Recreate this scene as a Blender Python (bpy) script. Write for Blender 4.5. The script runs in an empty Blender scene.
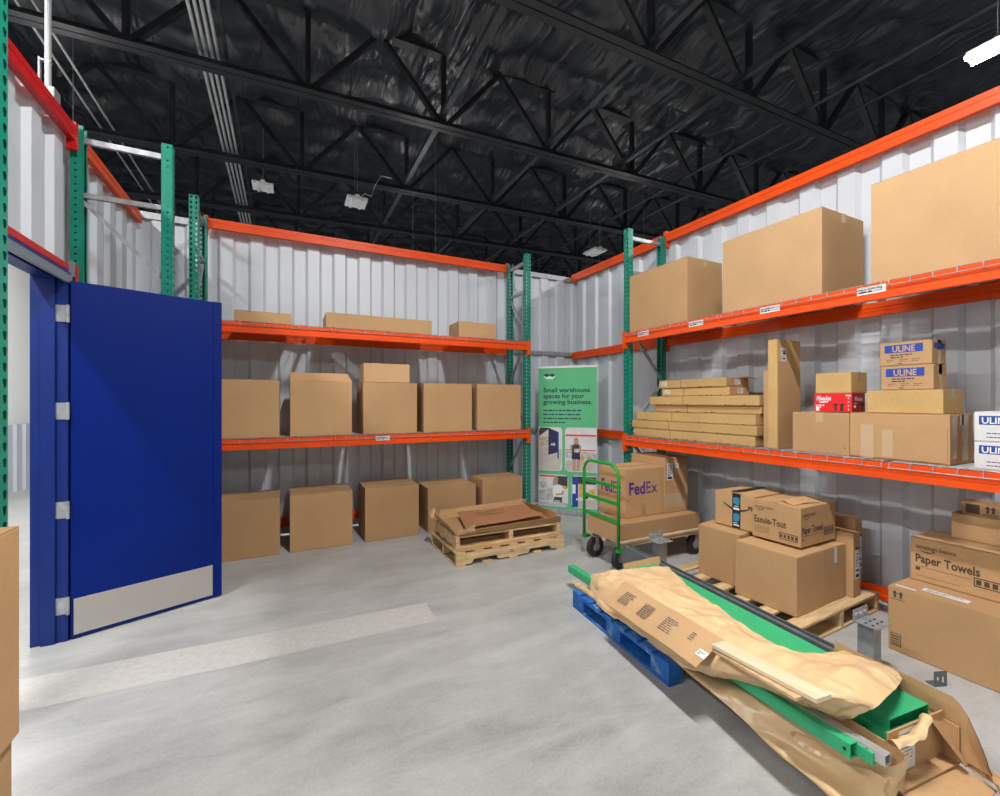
import bpy, bmesh, math, random
from mathutils import Vector, Matrix, noise
random.seed(7)
scene = bpy.context.scene
COL = scene.collection
R = math.radians

# ------------------------------------------------------------------ camera
EYE = 1.6; F = 432.0; CX = 500.0; CY = 402.0
YAW = math.atan((500 - 285) / F)
S_, C_ = math.sin(YAW), math.cos(YAW)
cam = bpy.data.cameras.new('camera'); cam_ob = bpy.data.objects.new('camera', cam); COL.objects.link(cam_ob)
cam_ob.location = (0, 0, EYE); cam_ob.rotation_euler = (R(90), 0, -YAW)
cam.sensor_width = 36; cam.lens = 36 * F / 1000; cam.shift_y = 0.004; cam.clip_start = 0.05; cam.clip_end = 200
scene.camera = cam_ob
# ------------------------------------------------------------------ world, lights, exposure
w = bpy.data.worlds.new('world'); scene.world = w; w.use_nodes = True
w.node_tree.nodes['Background'].inputs[0].default_value = (.80, .90, 1.0, 1)
w.node_tree.nodes['Background'].inputs[1].default_value = 0.17
vs = scene.view_settings
vs.view_transform = 'Standard'; vs.look = 'None'; vs.gamma = 1.0; vs.use_curve_mapping = False
vs.exposure = -0.58
LAMP_W = 270.0
FIXTURES = [  # x, y centre, z, length, lit
    (1.2, 0.85, 5.5, 1.2, 1.6, 'white twin-tube strip light hanging above the camera side of the room'),
    (7.0, 0.85, 5.5, 2.4, 1.0, 'glowing twin-tube strip light above the right wall'),
    (-2.75, 1.4, 5.0, 2.4, 1.3, 'white twin-tube strip light over the corridor beyond the door'),
    (-2.75, 7.4, 5.0, 2.4, 1.3, 'white twin-tube strip light at the far end of the corridor'),
    (1.2, -6.6, 5.5, 2.4, .7, 'white twin-tube strip light behind the camera'),
    (7.0, -6.6, 5.5, 2.4, 1.2, 'white twin-tube strip light behind and right of the camera'),
    (-4.6, -6.6, 5.5, 2.4, .7, 'white twin-tube strip light behind and left of the camera'),
    (3.0, 10.2, 4.7, 2.4, 1.0, 'white twin-tube strip light over the neighbouring unit behind the back wall'),  # added unseen fill lamp, brightens the unlit fixtures and far ceiling
    (9.0, 10.0, 4.4, 2.4, 1.0, 'white twin-tube strip light over the unit beyond the far right corner'),  # second added fill lamp, kept out of view below the wall top
    (1.25, 8.85, 5.5, .42, 0, 'small unlit white strip light hanging beyond the back wall'),
    (7.25, 9.0, 5.5, .5, 0, 'small unlit white strip light beyond the far right corner'),
    (-.40, 10.0, 5.95, .35, 0, 'unlit grey strip light behind the four conduits'),
]

# ------------------------------------------------------------------ pixel helpers
def ray(u, v):
    t = (u - CX) / F
    return (S_ + C_ * t, C_ - S_ * t, -(v - CY) / F)
def PZ(u, v, z):
    d = ray(u, v); k = (z - EYE) / d[2]; return Vector((d[0] * k, d[1] * k, z))
def OX(u, v, x):
    d = ray(u, v); k = x / d[0]; return (d[1] * k, EYE + d[2] * k)
def OY(u, v, y):
    d = ray(u, v); k = y / d[1]; return (d[0] * k, EYE + d[2] * k)
def YX(u, x):
    d = ray(u, CY); return d[1] / d[0] * x
def XY(u, y):
    d = ray(u, CY); return d[0] / d[1] * y

# ------------------------------------------------------------------ materials
MATS = {}
def nodes_of(name):
    m = bpy.data.materials.new(name); m.use_nodes = True; nt = m.node_tree
    b = nt.nodes['Principled BSDF']; return m, nt, b
def N(nt, t, **kw):
    n = nt.nodes.new(t)
    for k, v in kw.items():
        if hasattr(n, k): setattr(n, k, v)
        else: n.inputs[k].default_value = v
    return n
def ramp(nt, stops):
    r = nt.nodes.new('ShaderNodeValToRGB'); e = r.color_ramp.elements
    e[0].position = stops[0][0]; e[0].color = (*stops[0][1], 1)
    e[1].position = stops[-1][0]; e[1].color = (*stops[-1][1], 1)
    for p, c in stops[1:-1]:
        q = e.new(p); q.color = (*c, 1)
    return r
def simple(name, col, rough=.5, metal=0, var=.12, scale=8, bump=0, bscale=40, spec=.5, detail=4, stretch=None):
    m, nt, b = nodes_of(name); L = nt.links.new
    tc = N(nt, 'ShaderNodeTexCoord')
    src = tc.outputs['Object']
    if stretch:
        mp = N(nt, 'ShaderNodeMapping'); mp.inputs['Scale'].default_value = stretch; L(src, mp.inputs[0]); src = mp.outputs[0]
    n = N(nt, 'ShaderNodeTexNoise', Scale=scale, Detail=detail); L(src, n.inputs['Vector'])
    lo = tuple(max(0, c * (1 - var)) for c in col); hi = tuple(min(1, c * (1 + var)) for c in col)
    r = ramp(nt, [(.3, lo), (.7, hi)]); L(n.outputs[0], r.inputs[0]); L(r.outputs[0], b.inputs['Base Color'])
    b.inputs['Roughness'].default_value = rough; b.inputs['Metallic'].default_value = metal
    b.inputs['Specular IOR Level'].default_value = spec
    if bump:
        n2 = N(nt, 'ShaderNodeTexNoise', Scale=bscale, Detail=3); L(src, n2.inputs['Vector'])
        bp = N(nt, 'ShaderNodeBump', Strength=bump, Distance=.01); L(n2.outputs[0], bp.inputs['Height']); L(bp.outputs[0], b.inputs['Normal'])
    MATS[name] = m; return m
def cardboard(name, col, var=.07):
    m, nt, b = nodes_of(name); L = nt.links.new
    tc = N(nt, 'ShaderNodeTexCoord')
    oi = N(nt, 'ShaderNodeObjectInfo')
    n1 = N(nt, 'ShaderNodeTexNoise', Scale=3.0, Detail=5); L(tc.outputs['Object'], n1.inputs['Vector'])
    n2 = N(nt, 'ShaderNodeTexNoise', Scale=130.0, Detail=2); L(tc.outputs['Object'], n2.inputs['Vector'])
    mx = N(nt, 'ShaderNodeMix'); mx.data_type = 'FLOAT'; mx.inputs[0].default_value = .45
    L(n1.outputs[0], mx.inputs[2]); L(n2.outputs[0], mx.inputs[3])
    lo = tuple(c * (1 - var * 1.6) for c in col); hi = tuple(min(1, c * (1 + var)) for c in col)
    r = ramp(nt, [(.32, lo), (.68, hi)]); L(mx.outputs[0], r.inputs[0])
    hs = N(nt, 'ShaderNodeHueSaturation'); L(r.outputs[0], hs.inputs['Color'])
    mr = N(nt, 'ShaderNodeMapRange'); mr.inputs[3].default_value = .92; mr.inputs[4].default_value = 1.07
    L(oi.outputs['Random'], mr.inputs[0]); L(mr.outputs[0], hs.inputs['Value'])
    L(hs.outputs[0], b.inputs['Base Color'])
    b.inputs['Roughness'].default_value = .78; b.inputs['Specular IOR Level'].default_value = .25
    bp = N(nt, 'ShaderNodeBump', Strength=.12, Distance=.004); L(n1.outputs[0], bp.inputs['Height']); L(bp.outputs[0], b.inputs['Normal'])
    MATS[name] = m; return m
cardboard('kraft', (.50, .305, .150))
cardboard('kraft_dark', (.47, .283, .138))
cardboard('kraft_light', (.53, .335, .172))
cardboard('kraft_yellow', (.53, .345, .142), .12)
cardboard('kraft_red', (.40, .19, .09))
simple('orange', (.76, .072, .003), .42, var=.08, scale=5, spec=.3)
simple('red', (.56, .010, .012), .38, var=.12, scale=5, spec=.35)
simple('green_post', (.006, .225, .155), .4, var=.12, scale=6, spec=.35)
simple('green_cart', (.01, .29, .035), .33, var=.08)
simple('green_panel', (.03, .40, .17), .42, var=.06)
simple('green_banner', (.105, .50, .225), .6, var=.02)
simple('galvanised', (.40, .42, .44), .5, .6, var=.22, scale=18)
simple('steel_grey', (.30, .32, .33), .5, .55, var=.2, scale=14)
simple('steel_dark', (.13, .155, .17), .42, .4, var=.2, scale=9)
simple('aluminium', (.62, .60, .58), .38, .55, var=.06, scale=20, stretch=(40, 1, 40))
simple('stainless', (.60, .57, .53), .36, .85, var=.05, scale=30, stretch=(1, 1, 30))
simple('blue_door', (.0, .013, .155), .42, var=.05, scale=2, spec=.16)
simple('blue_frame', (.004, .02, .15), .4, spec=.3, var=.06, scale=3)
simple('grey_frame', (.20, .23, .27), .45, .2, var=.06)
simple('panel', (.575, .615, .67), .42, .05, var=.03, scale=2, bump=.03, bscale=3)
simple('black_steel', (.017, .019, .022), .42, 0, var=.35, scale=6, bump=.1)
simple('steel_black', (.045, .05, .058), .42, .1, var=.3, scale=5)
simple('black_gap', (.008, .008, .009), .8)
simple('conduit', (.66, .68, .69), .36, .6, var=.08, scale=12)
simple('white_plastic', (.75, .76, .76), .4, var=.02)
simple('label_white', (.66, .66, .66), .55, var=.02)
simple('ink', (.022, .020, .024), .7, var=.05)
simple('ink_grey', (.15, .12, .10), .8, var=.1)
simple('ink_brown', (.075, .05, .035), .8, var=.1)
simple('ink_blue', (.012, .055, .33), .6, var=.05)
simple('ink_navy', (.022, .022, .085), .6, var=.05)
simple('ink_purple', (.085, .022, .25), .6, var=.05)
simple('ink_white', (.82, .82, .82), .6, var=.02)
simple('milk_red', (.70, .018, .018), .35, var=.04)
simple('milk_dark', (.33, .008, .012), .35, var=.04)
simple('tape_black', (.015, .02, .025), .3, var=.05)
simple('tape_blue', (.03, .23, .42), .3, var=.05)
simple('tape_clear', (.52, .37, .22), .18, var=.05, spec=.6)
simple('wood_pallet', (.60, .42, .22), .7, var=.28, scale=3.5, bump=.25, bscale=22, stretch=(1, 7, 7))
simple('wood_pale', (.70, .56, .38), .6, var=.1, scale=3, bump=.08, bscale=20, stretch=(12, 1, 12))
simple('wood_ply', (.66, .50, .31), .6, var=.15, scale=6)
simple('rubber', (.018, .018, .02), .6, var=.2)
simple('rim_grey', (.33, .34, .36), .45, .3, var=.1)
simple('white_wall', (.86, .87, .88), .6, var=.015)
simple('photo_grey', (.50, .50, .50), .6, var=.35, scale=24)
simple('photo_white', (.68, .68, .70), .6, var=.1, scale=9)
simple('photo_floor', (.55, .50, .46), .6, var=.1, scale=9)
simple('photo_dark', (.055, .05, .052), .6, var=.5, scale=30)
simple('photo_skin', (.52, .30, .20), .6, var=.1)
simple('photo_hair', (.42, .27, .13), .6, var=.2)
simple('photo_amber', (.68, .40, .10), .6, var=.3, scale=30)
simple('lime', (.45, .62, .06), .6)
def blue_pallet():
    m, nt, b = nodes_of('blue_paint'); L = nt.links.new
    tc = N(nt, 'ShaderNodeTexCoord')
    n = N(nt, 'ShaderNodeTexNoise', Scale=9.0, Detail=8, Roughness=.7); L(tc.outputs['Object'], n.inputs['Vector'])
    r = ramp(nt, [(.30, (.006, .075, .34)), (.48, (.012, .13, .48)), (.56, (.02, .16, .50)), (.62, (.18, .29, .40)), (.72, (.33, .34, .33))])
    L(n.outputs[0], r.inputs[0]); L(r.outputs[0], b.inputs['Base Color']); b.inputs['Roughness'].default_value = .62
    bp = N(nt, 'ShaderNodeBump', Strength=.4, Distance=.01); L(n.outputs[0], bp.inputs['Height']); L(bp.outputs[0], b.inputs['Normal'])
    MATS['blue_paint'] = m
blue_pallet()
def paper():
    m, nt, b = nodes_of('paper'); L = nt.links.new
    tc = N(nt, 'ShaderNodeTexCoord')
    n = N(nt, 'ShaderNodeTexNoise', Scale=5.0, Detail=6); L(tc.outputs['Object'], n.inputs['Vector'])
    r = ramp(nt, [(.3, (.66, .445, .235)), (.7, (.74, .52, .295))]); L(n.outputs[0], r.inputs[0]); L(r.outputs[0], b.inputs['Base Color'])
    b.inputs['Roughness'].default_value = .3; b.inputs['Specular IOR Level'].default_value = .5
    v = N(nt, 'ShaderNodeTexVoronoi', Scale=9.0); v.feature = 'SMOOTH_F1'
    n3 = N(nt, 'ShaderNodeTexNoise', Scale=6.0, Detail=2); L(tc.outputs['Object'], n3.inputs['Vector'])
    va = N(nt, 'ShaderNodeVectorMath', operation='MULTIPLY_ADD'); L(n3.outputs['Color'], va.inputs[0]); va.inputs[1].default_value = (.25, .25, .25); L(tc.outputs['Object'], va.inputs[2])
    L(va.outputs[0], v.inputs['Vector'])
    bp = N(nt, 'ShaderNodeBump', Strength=.38, Distance=.02); L(v.outputs['Distance'], bp.inputs['Height']); L(bp.outputs[0], b.inputs['Normal'])
    MATS['paper'] = m
paper()
def concrete():
    m, nt, b = nodes_of('concrete'); L = nt.links.new
    tc = N(nt, 'ShaderNodeTexCoord')
    n1 = N(nt, 'ShaderNodeTexNoise', Scale=.9, Detail=7, Roughness=.62); L(tc.outputs['Object'], n1.inputs['Vector'])
    mp = N(nt, 'ShaderNodeMapping'); mp.inputs['Rotation'].default_value = (0, 0, .5); mp.inputs['Scale'].default_value = (1.0, 3.2, 1); L(tc.outputs['Object'], mp.inputs[0])
    n2 = N(nt, 'ShaderNodeTexNoise', Scale=1.6, Detail=8, Roughness=.65, Distortion=.6); L(mp.outputs[0], n2.inputs['Vector'])
    n3 = N(nt, 'ShaderNodeTexNoise', Scale=60.0, Detail=4); L(tc.outputs['Object'], n3.inputs['Vector'])
    mx = N(nt, 'ShaderNodeMix'); mx.data_type = 'FLOAT'; mx.inputs[0].default_value = .5; L(n1.outputs[0], mx.inputs[2]); L(n2.outputs[0], mx.inputs[3])
    m2 = N(nt, 'ShaderNodeMix'); m2.data_type = 'FLOAT'; m2.inputs[0].default_value = .16; L(mx.outputs[0], m2.inputs[2]); L(n3.outputs[0], m2.inputs[3])
    r = ramp(nt, [(.34, (.27, .275, .27)), (.45, (.37, .375, .37)), (.55, (.45, .455, .445)), (.68, (.54, .535, .52))])
    L(m2.outputs[0], r.inputs[0])
    n4 = N(nt, 'ShaderNodeTexNoise', Scale=2.3, Detail=6, Roughness=.7); L(tc.outputs['Object'], n4.inputs['Vector'])
    r4 = ramp(nt, [(.69, (0, 0, 0)), (.74, (1, 1, 1))]); L(n4.outputs[0], r4.inputs[0])
    st = N(nt, 'ShaderNodeMix'); st.data_type = 'RGBA'; L(r4.outputs[0], st.inputs[0]); L(r.outputs[0], st.inputs[6]); st.inputs[7].default_value = (.42, .37, .30, 1)
    L(st.outputs[2], b.inputs['Base Color'])
    rr = ramp(nt, [(.35, (.30,) * 3), (.65, (.46,) * 3)]); L(n2.outputs[0], rr.inputs[0]); L(rr.outputs[0], b.inputs['Roughness'])
    b.inputs['Specular IOR Level'].default_value = .42
    bp = N(nt, 'ShaderNodeBump', Strength=.05, Distance=.01); L(n3.outputs[0], bp.inputs['Height']); L(bp.outputs[0], b.inputs['Normal'])
    MATS['concrete'] = m
concrete()
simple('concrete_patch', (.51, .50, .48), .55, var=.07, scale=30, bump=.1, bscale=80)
def black_film():
    m, nt, b = nodes_of('black_film'); L = nt.links.new
    tc = N(nt, 'ShaderNodeTexCoord')
    n = N(nt, 'ShaderNodeTexNoise', Scale=2.0, Detail=6); L(tc.outputs['Object'], n.inputs['Vector'])
    r = ramp(nt, [(.3, (.011, .013, .018)), (.7, (.025, .029, .039))]); L(n.outputs[0], r.inputs[0]); L(r.outputs[0], b.inputs['Base Color'])
    b.inputs['Roughness'].default_value = .33; b.inputs['Specular IOR Level'].default_value = .8; b.inputs['Coat Weight'].default_value = .12; b.inputs['Coat Roughness'].default_value = .12
    hs_ = []
    for rot, sc in ((.35, (2.3, .6, 1)), (-.9, (2.0, .5, 1)), (1.45, (1.8, .6, 1))):
        mp = N(nt, 'ShaderNodeMapping'); mp.inputs['Rotation'].default_value = (0, 0, rot); mp.inputs['Scale'].default_value = sc; L(tc.outputs['Object'], mp.inputs[0])
        q = N(nt, 'ShaderNodeTexNoise', Scale=1.0, Detail=3, Roughness=.45, Distortion=.9); L(mp.outputs[0], q.inputs['Vector']); hs_.append(q)
    msk = N(nt, 'ShaderNodeTexNoise', Scale=.7, Detail=1); L(tc.outputs['Object'], msk.inputs['Vector'])
    r1 = ramp(nt, [(.40, (0, 0, 0)), (.60, (1, 1, 1))]); L(msk.outputs[0], r1.inputs[0])
    x1_ = N(nt, 'ShaderNodeMix'); x1_.data_type = 'FLOAT'; L(r1.outputs[0], x1_.inputs[0]); L(hs_[0].outputs[0], x1_.inputs[2]); L(hs_[1].outputs[0], x1_.inputs[3])
    x2_ = N(nt, 'ShaderNodeMix'); x2_.data_type = 'FLOAT'; x2_.inputs[0].default_value = .35; L(x1_.outputs[0], x2_.inputs[2]); L(hs_[2].outputs[0], x2_.inputs[3])
    bp = N(nt, 'ShaderNodeBump', Strength=1.0, Distance=.30); L(x2_.outputs[0], bp.inputs['Height']); L(bp.outputs[0], b.inputs['Normal']); L(bp.outputs[0], b.inputs['Coat Normal'])
    MATS['black_film'] = m
black_film()
def emit(name, col, s):
    m, nt, b = nodes_of(name)
    b.inputs['Emission Color'].default_value = (*col, 1); b.inputs['Emission Strength'].default_value = s
    b.inputs['Base Color'].default_value = (.8, .8, .8, 1)
    MATS[name] = m
emit('tube_lit', (1, .98, .95), 34.0)

# ------------------------------------------------------------------ mesh helpers
class MB:
    def __init__(s): s.v = []; s.f = []
    def add(s, vs_, fs):
        o = len(s.v); s.v += [tuple(p) for p in vs_]; s.f += [tuple(i + o for i in f) for f in fs]; return s
    def box(s, x0, x1, y0, y1, z0, z1):
        return s.add([(x0, y0, z0), (x1, y0, z0), (x1, y1, z0), (x0, y1, z0), (x0, y0, z1), (x1, y0, z1), (x1, y1, z1), (x0, y1, z1)],
                     [(0, 3, 2, 1), (4, 5, 6, 7), (0, 1, 5, 4), (1, 2, 6, 5), (2, 3, 7, 6), (3, 0, 4, 7)])
    def bar(s, a, b, wd, ht, up=(0, 0, 1)):
        a = Vector(a); b = Vector(b); d = (b - a).normalized(); up = Vector(up)
        sd = d.cross(up)
        if sd.length < 1e-4: sd = d.cross(Vector((1, 0, 0)))
        sd.normalize(); u = sd.cross(d).normalized(); sd *= wd / 2; u *= ht / 2
        return s.add([a - sd - u, a + sd - u, a + sd + u, a - sd + u, b - sd - u, b + sd - u, b + sd + u, b - sd + u],
                     [(0, 3, 2, 1), (4, 5, 6, 7), (0, 1, 5, 4), (1, 2, 6, 5), (2, 3, 7, 6), (3, 0, 4, 7)])
    def tube(s, pts, r, n=8, cap=True):
        pts = [Vector(p) for p in pts]; rings = []
        for i, p in enumerate(pts):
            d = (pts[min(i + 1, len(pts) - 1)] - pts[max(i - 1, 0)]).normalized()
            ref = Vector((0, 0, 1)) if abs(d.z) < .9 else Vector((1, 0, 0))
            a = d.cross(ref).normalized(); b = a.cross(d).normalized()
            rings.append([p + a * (r * math.cos(2 * math.pi * k / n)) + b * (r * math.sin(2 * math.pi * k / n)) for k in range(n)])
        vs_ = [q for g in rings for q in g]; fs = []
        for i in range(len(pts) - 1):
            for k in range(n):
                fs.append((i * n + k, i * n + (k + 1) % n, (i + 1) * n + (k + 1) % n, (i + 1) * n + k))
        if cap: fs += [tuple(range(n))[::-1], tuple((len(pts) - 1) * n + k for k in range(n))]
        return s.add(vs_, fs)
    def prism(s, prof, a, b, xdir, ydir):
        """profile of 2-D points swept from a to b; profile axes xdir and ydir"""
        a = Vector(a); b = Vector(b); X = Vector(xdir); Y = Vector(ydir); n = len(prof)
        vs_ = [a + X * p + Y * q for p, q in prof] + [b + X * p + Y * q for p, q in prof]
        fs = [(i, (i + 1) % n, n + (i + 1) % n, n + i) for i in range(n)] + [tuple(range(n))[::-1], tuple(range(n, 2 * n))]
        return s.add(vs_, fs)
    def grid(s, rows, thick=0):
        """rows of points; optional thickness downwards"""
        n = len(rows[0]); m = len(rows); vs_ = [p for r_ in rows for p in r_]
        fs = [(i * n + j, i * n + j + 1, (i + 1) * n + j + 1, (i + 1) * n + j) for i in range(m - 1) for j in range(n - 1)]
        if thick:
            o = len(vs_); vs_ = vs_ + [Vector(p) - Vector((0, 0, thick)) for p in vs_]
            fs += [tuple(reversed([q + o for q in f])) for f in fs]
            bd = [(0, j, 0, j + 1) for j in range(n - 1)]
            edge = [j for j in range(n)] + [i * n + n - 1 for i in range(1, m)] + [(m - 1) * n + j for j in range(n - 2, -1, -1)] + [i * n for i in range(m - 2, 0, -1)]
            for k in range(len(edge)):
                p, q = edge[k], edge[(k + 1) % len(edge)]
                fs.append((q, p, p + o, q + o))
        return s.add(vs_, fs)
    def mesh(s, name, mat, bevel=0, smooth=False, fix=True):
        me = bpy.data.meshes.new(name); me.from_pydata(s.v, [], s.f)
        bm = bmesh.new(); bm.from_mesh(me)
        if fix: bmesh.ops.recalc_face_normals(bm, faces=bm.faces)
        if bevel:
            bmesh.ops.bevel(bm, geom=list(bm.edges), offset=bevel, segments=2, profile=.6, affect='EDGES')
        bm.to_mesh(me); bm.free()
        if smooth:
            for p in me.polygons: p.use_smooth = True
        me.materials.append(MATS[mat]); return me
    def build(s, name, mat, parent=None, bevel=0, smooth=False, fix=True):
        return link(name, s.mesh(name, mat, bevel, smooth, fix), parent)
def link(name, me, parent=None):
    o = bpy.data.objects.new(name, me); COL.objects.link(o)
    if parent is not None: o.parent = parent
    return o
def tag(o, label=None, cat=None, group=None, kind=None):
    if label: o['label'] = label
    if cat: o['category'] = cat
    if group: o['group'] = group
    if kind: o['kind'] = kind
    return o
def thing(name, label, cat, loc=(0, 0, 0), rz=0, group=None):
    o = bpy.data.objects.new(name, None); COL.objects.link(o); o.empty_display_size = .1
    o.location = loc; o.rotation_euler = (0, 0, rz); return tag(o, label, cat, group)
def struct(name, loc=(0, 0, 0), rz=0, label=None):
    o = bpy.data.objects.new(name, None); COL.objects.link(o); o.empty_display_size = .1
    o.location = loc; o.rotation_euler = (0, 0, rz); o['kind'] = 'structure'
    if label: o['label'] = label
    return o
_txt = {}
def text_mesh(s, size, bold=0.0, shear=0.0, align='LEFT', gap=1.0):
    cu = bpy.data.curves.new('lettering', 'FONT'); cu.body = s; cu.size = size; cu.offset = bold * size; cu.shear = shear
    cu.align_x = align; cu.resolution_u = 2; cu.space_character = gap; cu.space_line = .92
    ob = bpy.data.objects.new('lettering', cu); COL.objects.link(ob)
    dg = bpy.context.evaluated_depsgraph_get()
    me = bpy.data.meshes.new_from_object(ob.evaluated_get(dg)); bpy.data.objects.remove(ob); bpy.data.curves.remove(cu)
    return me
def text(parent, s, size, org, xd, yd, mat, bold=0.0, shear=0.0, align='LEFT', gap=1.0, width=None, name='lettering', off=.0012):
    me = text_mesh(s, size, bold, shear, align, gap); me.name = name
    X = Vector(xd).normalized(); Y = Vector(yd).normalized(); Zn = X.cross(Y)
    k = 1.0
    if width:
        xs = [v.co.x for v in me.vertices]; k = width / max(1e-6, (max(xs) - min(xs)))
    M = Matrix(((X.x * k, Y.x, Zn.x, 0), (X.y * k, Y.y, Zn.y, 0), (X.z * k, Y.z, Zn.z, 0), (0, 0, 0, 1)))
    me.transform(M); me.transform(Matrix.Translation(Vector(org) + Zn * off))
    me.materials.clear(); me.materials.append(MATS[mat])
    return link(name, me, parent)
class Face:
    """flat print helper: a plane on a thing with origin o, x direction and y direction"""
    def __init__(s, parent, o, xd, yd): s.p = parent; s.o = Vector(o); s.X = Vector(xd).normalized(); s.Y = Vector(yd).normalized(); s.n = s.X.cross(s.Y)
    def at(s, x, y, h=0): return s.o + s.X * x + s.Y * y + s.n * h
    def poly(s, name, mat, polys, h=.001):
        m = MB()
        for pl in polys:
            m.add([s.at(x, y, h) for x, y in pl], [tuple(range(len(pl)))])
        o = m.build(name, mat, s.p, fix=False)
        if len(polys) > 1: o['kind'] = 'stuff'
        return o
    def rects(s, name, mat, rs, h=.001, t=0):
        if not t: return s.poly(name, mat, [[(a, b), (c, b), (c, d), (a, d)] for a, b, c, d in rs], h)
        m = MB()
        for a, b, c, d in rs:
            P = [s.at(x, y, k) for k in (h, h + t) for x, y in ((a, b), (c, b), (c, d), (a, d))]
            m.add(P, [(0, 3, 2, 1), (4, 5, 6, 7), (0, 1, 5, 4), (1, 2, 6, 5), (2, 3, 7, 6), (3, 0, 4, 7)])
        return m.build(name, mat, s.p)
    def text(s, t_, size, x, y, mat, h=.0012, **k): return text(s.p, t_, size, s.at(x, y), s.X, s.Y, mat, off=h, **k)
    def lines(s, name, mat, x0, y0, w_, n, dy, th, seed=1, h=.001):
        """rows of tiny printed words"""
        rnd = random.Random(seed); rs = []
        for i in range(n):
            x = x0; y = y0 - i * dy; end = x0 + w_ * (1 if i < n - 1 else .6) * rnd.uniform(.85, 1)
            while x < end - th:
                l = min(rnd.uniform(1.2, 4.5) * th, end - x); rs.append((x, y, x + l, y + th)); x += l + th * .7
        return s.rects(name, mat, rs, h)

# ================================================================== SETTING
fl = MB().box(-16, 20, -14, 30, -.2, 0).build('floor', 'concrete'); tag(fl, 'grey polished concrete slab floor', kind='structure')
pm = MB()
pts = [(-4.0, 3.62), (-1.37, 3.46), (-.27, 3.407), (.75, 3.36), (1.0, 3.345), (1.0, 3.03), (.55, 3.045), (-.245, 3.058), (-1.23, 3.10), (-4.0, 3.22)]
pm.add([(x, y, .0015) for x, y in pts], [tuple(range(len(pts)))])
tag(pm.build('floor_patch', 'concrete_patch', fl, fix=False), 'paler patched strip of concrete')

# corrugated panels ---------------------------------------------------
PITCH = .305
def panel_profile(n=3, dep=.036):
    p = []
    for i in range(n):
        o = i * PITCH; p += [(o, 0), (o + .12, 0), (o + .15, dep), (o + .275, dep)]
    p.append((n * PITCH, 0)); return p
_panel = {}
def panel_mesh(h, n=3):
    k = (round(h, 3), n)
    if k not in _panel:
        pr = panel_profile(n); m = MB()
        front = [(x, -d_, 0) for x, d_ in pr] + [(x, -d_, h) for x, d_ in pr]
        q = len(pr); m.add(front, [(i, i + 1, q + i + 1, q + i) for i in range(q - 1)])
        back = [(x, -d_ + .004, 0) for x, d_ in pr] + [(x, -d_ + .004, h) for x, d_ in pr]
        m.add(back, [(i + 1, i, q + i, q + i + 1) for i in range(q - 1)])
        o = 0
        m.f += [(i, i + 1, 2 * q + i + 1, 2 * q + i)[::-1] for i in range(q - 1)]
        m.f += [(q + i, q + i + 1, 3 * q + i + 1, 3 * q + i) for i in range(q - 1)]
        _panel[k] = m.mesh('wall_panel', 'panel', fix=False)
    return _panel[k]
def panels(parent, x0, x1, z0, z1):
    """row of panels along local x, ribs facing local -y"""
    wd = 3 * PITCH; x = x0; i = 0
    while x < x1 - .05:
        n = min(3, max(1, int(math.ceil((x1 - x) / PITCH - .2))))
        o = link('wall_panel', panel_mesh(z1 - z0, n), parent); o.location = (x, -.003 * (i % 2), z0)
        x += n * PITCH; i += 1
def beam_mb(L, h=.105, d=.042):
    """step beam along local x, front face at y=0, top at z=0"""
    m = MB()
    prof = [(0, 0), (.022, 0), (.022, -.03), (d, -.03), (d, -h), (0, -h), (0, -h * .62), (.004, -h * .60), (.004, -h * .42), (0, -h * .40)]
    m.prism(prof, (0, 0, 0), (L, 0, 0), (0, 1, 0), (0, 0, 1)); return m
def connector(parent, x, y, z, s, mat):
    m = MB(); m.box(x - .02 * (1 if s > 0 else 1), x + .02, y - .004, y + .05, z - .17, z + .025)
    m.box(x - .012, x + .012, y - .007, y - .004, z - .15, z - .12); m.box(x - .012, x + .012, y - .007, y - .004, z - .03, z)
    return m.build('connector', mat, parent)
def beam(parent, x0, x1, y, ztop, mat, h=.105, name='beam', conn=True, label=None):
    o = beam_mb(x1 - x0, h).build(name, mat, parent); o.location = (x0, y, ztop)
    if conn:
        connector(o, .018, 0, 0, 1, mat); connector(o, x1 - x0 - .018, 0, 0, -1, mat)
    if label: o['label'] = label
    return o

WB = 5.83; WR = 4.27; WL = -1.44
wb = struct('wall_back', (0, WB, 0), 0); panels(wb, -1.42, 4.22, .02, 3.6)
o = MB().box(-1.42, -.84, -.055, -.008, 3.55, 3.62).build('top_rail', 'galvanised', wb)
o = MB().box(3.02, 4.2, -.055, -.008, 3.55, 3.62).build('top_rail', 'galvanised', wb)
for zz in (1.14, 2.34):
    MB().box(3.02, 4.2, -.06, -.04, zz, zz + .06).build('wall_rail', 'galvanised', wb)
# right wall: local x runs towards the camera
wr = struct('wall_right', (WR, WB, 0), R(-90)); panels(wr, .0, 6.4, .02, 3.62)
for zt in (1.195, 2.40, 3.66): beam(wr, .06, WB - 3.90, -.10, zt, 'orange', .11, 'wall_rail', conn=False)
# left wall: local x runs away from the camera, local -y faces +x
wl = struct('wall_left', (WL, 0, 0), R(90))
MB().box(4.10, 4.30, .002, .006, .02, 3.56).build('closure_plate', 'panel', wl); panels(wl, 2.0, 4.0, 2.5, 3.56); panels(wl, 4.27, 5.82, .02, 3.56); panels(wl, -.6, 1.9, .02, 3.56)
for zt in (2.40, 3.58): beam(wl, 4.33, 5.76, -.09, zt, 'orange', .10, 'wall_rail', conn=False)
for zt in (2.555, 3.575): beam(wl, 1.97, 4.15, -.10, zt, 'red', .105, 'wall_rail')
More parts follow.
